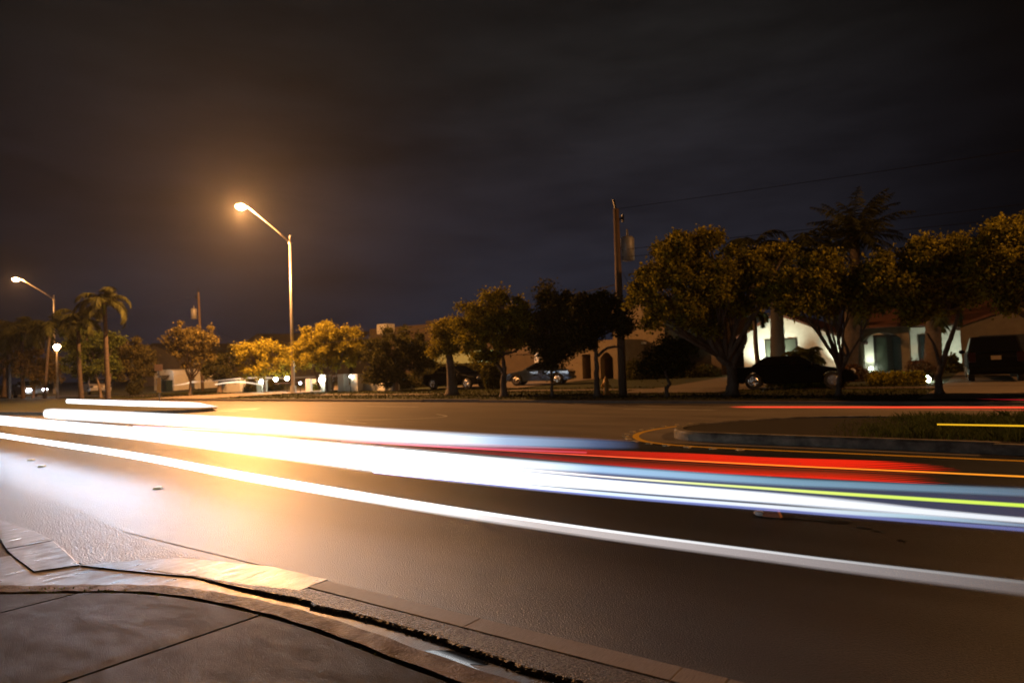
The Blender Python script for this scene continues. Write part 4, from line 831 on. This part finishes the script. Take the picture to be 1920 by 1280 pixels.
# ---------------------------------------------------------------- cars
def car(label, pos, heading, paint, Lc=4.6, W=1.8, Hc=1.45, kind='sedan', lights=False, name='parked_car', plate=True, z0=None):
    """heading: angle of the front, about z"""
    z = lotz(pos[1]) if z0 is None else z0; t = thing(name, (pos[0], pos[1], z+.04), label, 'car' if kind != 'suv' else 'SUV')
    h = Lc/2
    if kind == 'suv':
        prof = [(-h, .45), (-h-.02, .95), (-h+.08, 1.12), (h-1.25, 1.12), (h-.35, 1.0), (h-.05, .8), (h, .45)]
        cab = [(-h+.08, 1.12), (-h+.30, Hc), (h-2.3, Hc), (h-1.35, 1.12)]
    else:
        prof = [(-h, .35), (-h, .75), (-h+.1, .92), (-h+.8, .95), (h-1.3, .93), (h-.25, .74), (h-.02, .6), (h, .35)]
        cab = [(-h+.75, .95), (-h+1.35, Hc), (h-2.15, Hc), (h-1.25, .93)]
    wx = (-h+.82, h-.85); wr = .36 if kind == 'suv' else .33
    # lower body with arches
    low = [(-h, .28)]
    for c in wx:
        low += [(c-wr-.07, .24)]+[(c+(wr+.07)*math.cos(a), .30+(wr+.07)*math.sin(a)) for a in np.linspace(math.pi-.1, .1, 9)]+[(c+wr+.07, .24)]
    low += [(h, .28)]
    poly = low+prof[::-1]
    def sec(p, y): return (p[0], y, p[1])
    mb = MB(); w2 = W/2
    k = len(poly); rows_ = [(-w2+.07, .96), (-w2, 1), (w2, 1), (w2-.07, .96)]
    v = []
    for yy, sc in ((-w2+.06, .985), (-w2, .97), (w2, .97), (w2-.06, .985)): pass
    v = [(p[0]*.985, -w2+.0, p[1]) for p in poly]+[(p[0]*.985, w2, p[1]) for p in poly]
    mb.add(v, [tuple(range(k))[::-1], tuple(range(k, 2*k))]+[(i, (i+1) % k, k+(i+1) % k, k+i) for i in range(k)])
    body = obj('body', mb, paint, None, bevel=.05); body.parent = t
    mb = MB(); ins = .20
    c4 = cab; v = []
    for s_ in (-1, 1):
        for i, p in enumerate(c4): v.append((p[0], s_*(w2-(.04 if i in (0, 3) else ins)), p[1]))
    mb.add(v, [(0, 1, 2, 3)[::-1], (4, 5, 6, 7), (0, 1, 5, 4), (1, 2, 6, 5), (2, 3, 7, 6), (0, 4, 7, 3)])
    cabo = obj('cabin', mb, paint, None, bevel=.05); cabo.parent = t
    def lerp(a, b, q): return np.array(a)*(1-q)+np.array(b)*q
    # glass: sides, rear, front
    V8 = [np.array(p) for p in v]
    def pane(idx, m0=.09, nm='side_window', lift=.012):
        q = [V8[i] for i in idx]; c = sum(q)/4; nrm = np.cross(q[1]-q[0], q[2]-q[0]); nrm /= np.linalg.norm(nrm)
        if nrm@(c-np.array([0, 0, 1.0])) < 0: nrm = -nrm
        mb = MB(); mb.prism([p_*(1-m0*1.6)+c*m0*1.6+nrm*.003 for p_ in q], nrm*lift); o = obj(nm, mb, CGLASS); o.parent = t
    pane((0, 1, 2, 3)); pane((4, 5, 6, 7)); pane((0, 1, 5, 4), nm='rear_window'); pane((2, 3, 7, 6), nm='windscreen')
    for c in wx:
        for s_ in (-1, 1):
            mb = MB(); yc = s_*(w2-.02); mb.tube([(c, yc-s_*.22, .30+.03), (c, yc, .30+.03)], wr, 20); wv = obj('wheel', mb, TYRE); wv.parent = t
            mb = MB(); mb.tube([(c, yc+s_*.001, .33), (c, yc+s_*.015, .33)], [wr*.66, wr*.6], 16); 
            for q in range(5): a = q*1.2566; mb.tube([(c, yc+s_*.02, .33), (c+wr*.6*math.cos(a), yc+s_*.02, .33+wr*.6*math.sin(a))], .03, 5)
            ro = obj('rim', mb, RIM); ro.parent = wv
    for s_ in (-1, 1):
        mb = MB(); mb.ball((h-.06, s_*(w2-.28), .66 if kind != 'suv' else .8), .13, 10, 6, (.5, 1.5, .75)); o = obj('headlight', mb, emat('lit headlamp', (.85, .9, 1), 80) if lights else CLEARL, smooth=True); o.parent = t
        mb = MB(); zz = .72 if kind != 'suv' else .95; hh_ = .09 if kind != 'suv' else .2; mb.box(-h-.025, -h+.1, s_*(w2-.16)-.13, s_*(w2-.16)+.13, zz-hh_, zz+hh_); o = obj('tail_light', mb, REDL, bevel=.02); o.parent = t
        mb = MB(); mb.ball((h-(1.55 if kind != 'suv' else 1.75), s_*(w2+.10), 1.0 if kind != 'suv' else 1.18), .12, 8, 6, (.6, 1, .75)); o = obj('wing_mirror', mb, paint, smooth=True); o.parent = t
    for s_, nm in ((1, 'front_bumper'), (-1, 'rear_bumper')):
        mb = MB(); mb.box(s_*h-.08, s_*h+.07, -w2+.03, w2-.03, .33, .52); o = obj(nm, mb, paint, bevel=.04); o.parent = t
    if plate:
        mb = MB(); zp = .72 if kind != 'suv' else .93; mb.box(-h-.035, -h-.021, -.17, .17, zp-.08, zp+.08); o = obj('licence_plate', mb, PLATE); o.parent = t
    t.rotation_euler.z = heading
    return t
p = G(1855, 718, .15); car('large black SUV seen from behind in front of the garage', (p[0]+.1, p[1]+2.3), math.radians(90+4), BLACKP, 4.9, 1.92, 1.78, 'suv')
p = G(1402, 730, .2); car('low black car with a gold-lit wheel behind the big forked tree', (p[0]+1.3, p[1]+2.0), math.radians(12), BLACKP, 4.7, 1.82, 1.36)
p = G(992, 722, .25); car('blue grey car parked under the carport roof', (p[0], p[1]+1.2), math.radians(200), BLUEP, 4.3, 1.75, 1.42)
p = G(886, 726, .25); car('dark car half hidden by the dark hedge with one lit wheel', (p[0]-1.4, p[1]+.3), math.radians(0), BLACKP, 4.5, 1.78, 1.42)
p = G(56, 745, .1); ct = car('distant car facing the camera with both headlights lit', (p[0], p[1]), math.atan2(-p[1], -p[0])+.25, GREYP, 4.4, 1.8, 1.45, lights=True)
lamp('headlight_beam', (p[0]+2.8*.93, p[1]-2.8*.34, .75), 40, (.85, .92, 1), .12)
p = G(134, 742, .1); car('silver car parked behind the palm trunks at left', (p[0], p[1]+2), math.radians(170), GREYP, 4.4, 1.8, 1.45)

# ---------------------------------------------------------------- light trails of passing vehicles
tm = bpy.data.materials.new('trail light'); tm.use_nodes = True; n = tm.node_tree.nodes; l = tm.node_tree.links; n.clear()
at = n.new('ShaderNodeAttribute'); at.attribute_name = 'light'; em = n.new('ShaderNodeEmission'); l.new(at.outputs['Color'], em.inputs[0]); em.inputs[1].default_value = 1
tr = n.new('ShaderNodeBsdfTransparent'); ad = n.new('ShaderNodeAddShader'); ou = n.new('ShaderNodeOutputMaterial'); l.new(em.outputs[0], ad.inputs[0]); l.new(tr.outputs[0], ad.inputs[1]); l.new(ad.outputs[0], ou.inputs[0])
def trail(label, cp, z, cols, n_=90, group='vehicle light trails along the road', name='light_trail', flat=.6):
    """cp: (px, ytop, ybot); cols: (px, r, g, b)"""
    cp = np.array(cp, float); xs = np.linspace(cp[0, 0], cp[-1, 0], n_)
    D = dense(cp, 12); yt = np.interp(xs, D[:, 0], D[:, 1]); yb = np.interp(xs, D[:, 0], D[:, 2]); pts = []; rad = []
    for x, a, b_ in zip(xs, yt, yb):
        q = G(x, (a+b_)/2, z) if not callable(z) else z(x, (a+b_)/2); pts.append(q); rad.append(max(.002, (b_-a)/2/F*depth(q)))
    mb = MB(); nn = 12; rad = np.array(rad); SH = ((1.10, .08), (.97, .24), (.80, .30), (.56, .38))
    for k_, _ in SH: mb.tube(pts, rad*k_, nn, sy=flat, cap=True)
    o = obj(name, mb, tm, smooth=True); me = o.data; ca = me.color_attributes.new('light', 'FLOAT_COLOR', 'POINT'); cc = np.array(cols, float); buf = []
    for _, w_ in SH:
        for x in xs:
            c = [float(np.interp(x, cc[:, 0], cc[:, k]))*w_*1.12 for k in (1, 2, 3)]; buf += (c+[1])*nn
    ca.data.foreach_set('color', buf); return tag(o, label, 'light trail', group)
W_ = (.93, .97, 1.0)
def sc(x, s, c=W_): return (x, s*c[0], s*c[1], s*c[2])
# nearest trail
trail('long grey-white light trail nearest the kerb, curving across the whole view', [(-60, 801, 808), (0, 812, 820), (250, 847, 860), (480, 888, 905), (800, 941, 961), (1120, 990, 1010), (1440, 1032, 1054), (1600, 1052, 1076), (1920, 1088, 1118), (2000, 1096, 1130)], .5,
      [sc(-60, 3, (.8, .9, 1)), sc(300, 3), sc(480, 2.2), sc(700, .7), sc(1000, .30, (1, .9, .88)), sc(1440, .16, (1, .88, .88)), sc(1920, .055, (1, .9, .9))])
trail('thin bright upper edge of the nearest grey-white trail', [(-60, 801, 805), (480, 888, 894), (800, 941, 948), (1120, 989, 995), (1440, 1031, 1037), (1600, 1051, 1057), (1920, 1087, 1095), (2000, 1095, 1103)], .515,
      [sc(-60, 1), sc(480, .8), sc(1000, .5), sc(1440, .26), sc(1700, .12), sc(1920, .05)])
# second band
BL = (.45, .72, 1.0)
B = lambda c: c
trail('broad blue haze filling the second white trail band', [(-300, 752, 764), (-60, 773, 789), (0, 779, 796), (250, 800, 823), (480, 817, 854), (800, 845, 896), (1120, 871, 929), (1440, 893, 957), (1600, 901, 971), (1920, 915, 997), (2000, 918, 1003)], .66,
      [sc(-300, 3, (.8, .9, 1)), sc(180, 3, (.8, .9, 1)), sc(480, 2.2), sc(700, 2.2), sc(900, .6), sc(1120, .12, (.35, .5, 1)), sc(1500, .05, (.4, .55, 1)), sc(1920, .035, (.3, .45, 1))], flat=.3)
trail('pale blue upper streak of the second trail band', [(480, 817, 832), (800, 846, 861), (1120, 871, 887), (1440, 893, 909), (1600, 901, 917), (1920, 914, 932), (2000, 918, 937)], .74,
      [sc(480, 2), sc(900, .5), sc(1120, .36, BL), sc(1440, .20, (.4, .75, 1)), sc(1920, .09, (.45, .75, 1))])
trail('thin yellow-green line running inside the second trail band', [(700, 853, 855), (1120, 890, 894), (1440, 912.5, 918.5), (1600, 923, 930.5), (1920, 943, 951.5), (2000, 948, 957)], .72,
      [(700, .5, .4, .6), (1120, .6, .5, .4), (1300, .38, .42, .1), (1600, .34, .42, .03), (1920, .3, .42, .01)])
trail('widest white core of the second trail band', [(480, 829, 850), (800, 866, 890), (1120, 897, 918), (1440, 922, 943), (1600, 936, 957), (1750, 953, 968), (1920, 969, 981), (2000, 974, 987)], .64,
      [sc(480, 2), sc(1120, 1.3), sc(1440, .7), sc(1600, .45), sc(1920, .38)])
trail('narrow white streak under the core of the second trail band', [(700, 882, 886), (1120, 920, 927), (1440, 945, 953), (1600, 956, 966), (1750, 966, 975), (1920, 981, 988), (2000, 987, 993)], .62,
      [sc(700, 1), sc(1120, .5, (.7, .85, 1)), sc(1440, .42), sc(1700, .32, (.6, .85, 1)), sc(1920, .16, (.5, .7, 1))])
trail('violet blue lower fringe of the second trail band', [(700, 884, 888), (1120, 924, 931), (1440, 951, 958), (1920, 988, 997)], .60,
      [(700, .05, .04, .2), (1120, .08, .10, .24), (1920, .05, .06, .15)])
# third band
trail('upper thick white light trail starting at the left median', [(86, 767, 783), (100, 766, 785), (250, 772, 794), (480, 784, 808), (700, 801, 827), (900, 812, 838), (1120, 822, 842), (1200, 827, 842)], .68,
      [sc(86, 1.4), sc(250, 1.8), sc(480, 1.8), sc(650, 1.3), sc(800, .8, (.8, .9, 1)), sc(950, .35, (.5, .7, 1)), sc(1120, .10, (.3, .5, 1)), sc(1200, .0)])
trail('faint violet streak under the upper thick white trail', [(250, 797, 801), (480, 808, 813), (700, 826, 831), (900, 838, 842), (1100, 846, 850)], .66,
      [(250, .5, .3, .5), (480, .5, .3, .25), (700, .35, .16, .22), (900, .25, .05, .1), (1100, .15, .02, .03)])
# short and far ones
trail('short tapering white trail above the left median', [(126, 748.5, 755.5), (132, 748, 756), (250, 751, 761), (360, 754, 763.5), (385, 757, 763.5), (410, 761, 763)], .75,
      [sc(126, 2), sc(340, 3), sc(385, .8), sc(410, .05)], group='short light trails across the road')
ob = [(640, .25, .05, .08), (900, .35, .03, .03), (1120, .45, .05, .02), (1400, .5, .13, .01), (1920, .5, .16, .01)]
trail('thin orange line running through the red trail band', [(640, 826, 828), (1120, 853, 855.5), (1440, 869.5, 872.5), (1600, 877, 880), (1920, 891, 895), (2000, 895, 899)], .82, ob)
for i, (fr_, s_, xe) in enumerate(((.03, .18, 1700), (.10, .2, 1745), (.17, .22, 1770), (.25, .22, 1790), (.33, .22, 1800), (.42, .16, 1790), (.55, .05, 1770), (.66, .06, 1750), (.74, .10, 1765), (.82, .14, 1755), (.90, .17, 1780), (.97, .18, 1760))):
    T_ = [(640, 818, 832), (900, 831, 850), (1120, 843, 870), (1300, 850, 884), (1440, 857, 892), (1600, 862, 900), (1800, 867, 911)]
    cp = []
    for x, a, b_ in T_:
        c_ = a+(b_-a)*fr_; hw_ = (b_-a)*.046; cp.append((x, c_-hw_, c_+hw_))
    cp = np.array(cp); cp = cp[cp[:, 0] < xe]; last_ = [xe]+[float(np.interp(xe, [t_[0] for t_ in T_], [t_[1]+(t_[2]-t_[1])*(fr_)+q for t_ in T_])) for q in (-.4, .4)]
    cp = cp.tolist()+[last_]
    trail('red tail-light streak number %d from the top of the red band' % (i+1) if 0 else ('%s fine red streak of the red trail band above the white band' % ('topmost', 'second', 'third', 'fourth', 'fifth', 'sixth', 'seventh', 'eighth', 'ninth', 'tenth', 'eleventh', 'lowest')[i]), cp, .80-.01*i,
          [(640, 0, 0, 0), (850, s_*.35, .004, .008), (1120, s_*.8, .004, .002), (1350, s_*1.6, .006, .001), (xe-60, s_*1.8, .006, .001), (xe, s_*.2, 0, 0)], group='red tail-light streaks')
FG = 'light trails on the far lanes'
trail('thin bright red trail on the far lanes', [(1365, 762, 763), (1420, 761, 764.5), (1920, 761.5, 765.5), (2000, 762, 766)], .85, [(1365, 0, 0, 0), (1400, .45, .02, .01), (1920, .45, .02, .01)], group=FG)
trail('dim red trail just below the bright far one', [(1500, 765, 766.5), (1920, 767, 770), (2000, 767, 770)], .75, [(1500, 0, 0, 0), (1700, .05, .005, .003), (1920, .1, .006, .004)], group=FG)
trail('faint dark red trail at the right edge along the far verge', [(1830, 747, 748), (1920, 748.5, 750), (2000, 749, 751)], .9, [(1830, 0, 0, 0), (1920, .25, .005, .01)], group=FG)
trail('thin yellow trail above the median grass', [(1757, 793.5, 797), (1920, 796, 800), (2000, 797, 801)], .62, [(1757, .42, .22, .008), (2000, .42, .22, .008)], group=FG)
def atY(Y): return lambda x, y: PY(x, y, Y)
CU = 'curving light streaks at the side road'
OC = (1, .75, .5)
trail('upper pale orange streak arching over the low wall', [(323, 721.5, 723), (345, 718.5, 721), (362, 714, 718), (410, 712, 714.5), (450, 708, 711), (485, 706, 709.5), (530, 707, 710), (600, 704.5, 706.5), (640, 703.5, 705)], atY(30.3), [sc(323, .15, OC), sc(345, .35, OC), (362, .4, .28, .18), (372, .05, .03, .02), (400, .08, .05, .03), (440, .45, .3, .2), (500, .4, .3, .2), (535, .1, .07, .04), (640, .06, .03, .02)], group=CU)
trail('lower bright orange-white streak arching before the low wall', [(403, 719.5, 722), (425, 715.5, 719), (450, 714, 717.5), (475, 717, 720), (493, 720.5, 723)], atY(29.9), [sc(403, .5, OC), sc(440, .7, OC), sc(493, .5, OC)], group=CU)
trail('faint dashed lower streak crossing the lamp pole base', [(515, 718, 719.2), (545, 717, 718.2), (575, 716.5, 717.5)], atY(30.2), [(515, .2, .08, .05), (575, .08, .04, .02)], group=CU)

# beams thrown along the road by the lamps of the oncoming cars
for k in range(16):
    px = -200+k*42; q = G(px, float(np.interp(px, [-200, 0, 250, 480], [770, 787, 808, 830])), .66)
    lamp('headlamp_beam', q, 34 if px < 300 else 13, (.48, .70, 1), .3, 'SPOT', q+np.array([10, -2.6, -.5]), 75, blend=.8)
# ---------------------------------------------------------------- humid night air
hz = bpy.data.materials.new('humid air'); hz.use_nodes = True; n = hz.node_tree.nodes; l = hz.node_tree.links; n.clear()
ou = n.new('ShaderNodeOutputMaterial'); pv = n.new('ShaderNodeVolumePrincipled'); pv.inputs['Color'].default_value = (.9, .9, .9, 1); pv.inputs['Density'].default_value = HAZE; pv.inputs['Anisotropy'].default_value = .75
l.new(pv.outputs[0], ou.inputs['Volume'])
mb = MB(); mb.box(-901, 501, -401, 901, -1.4, 26); tag(obj('haze', mb, hz), 'thin humid night air glowing around the lit lamps', 'haze', kind='stuff')
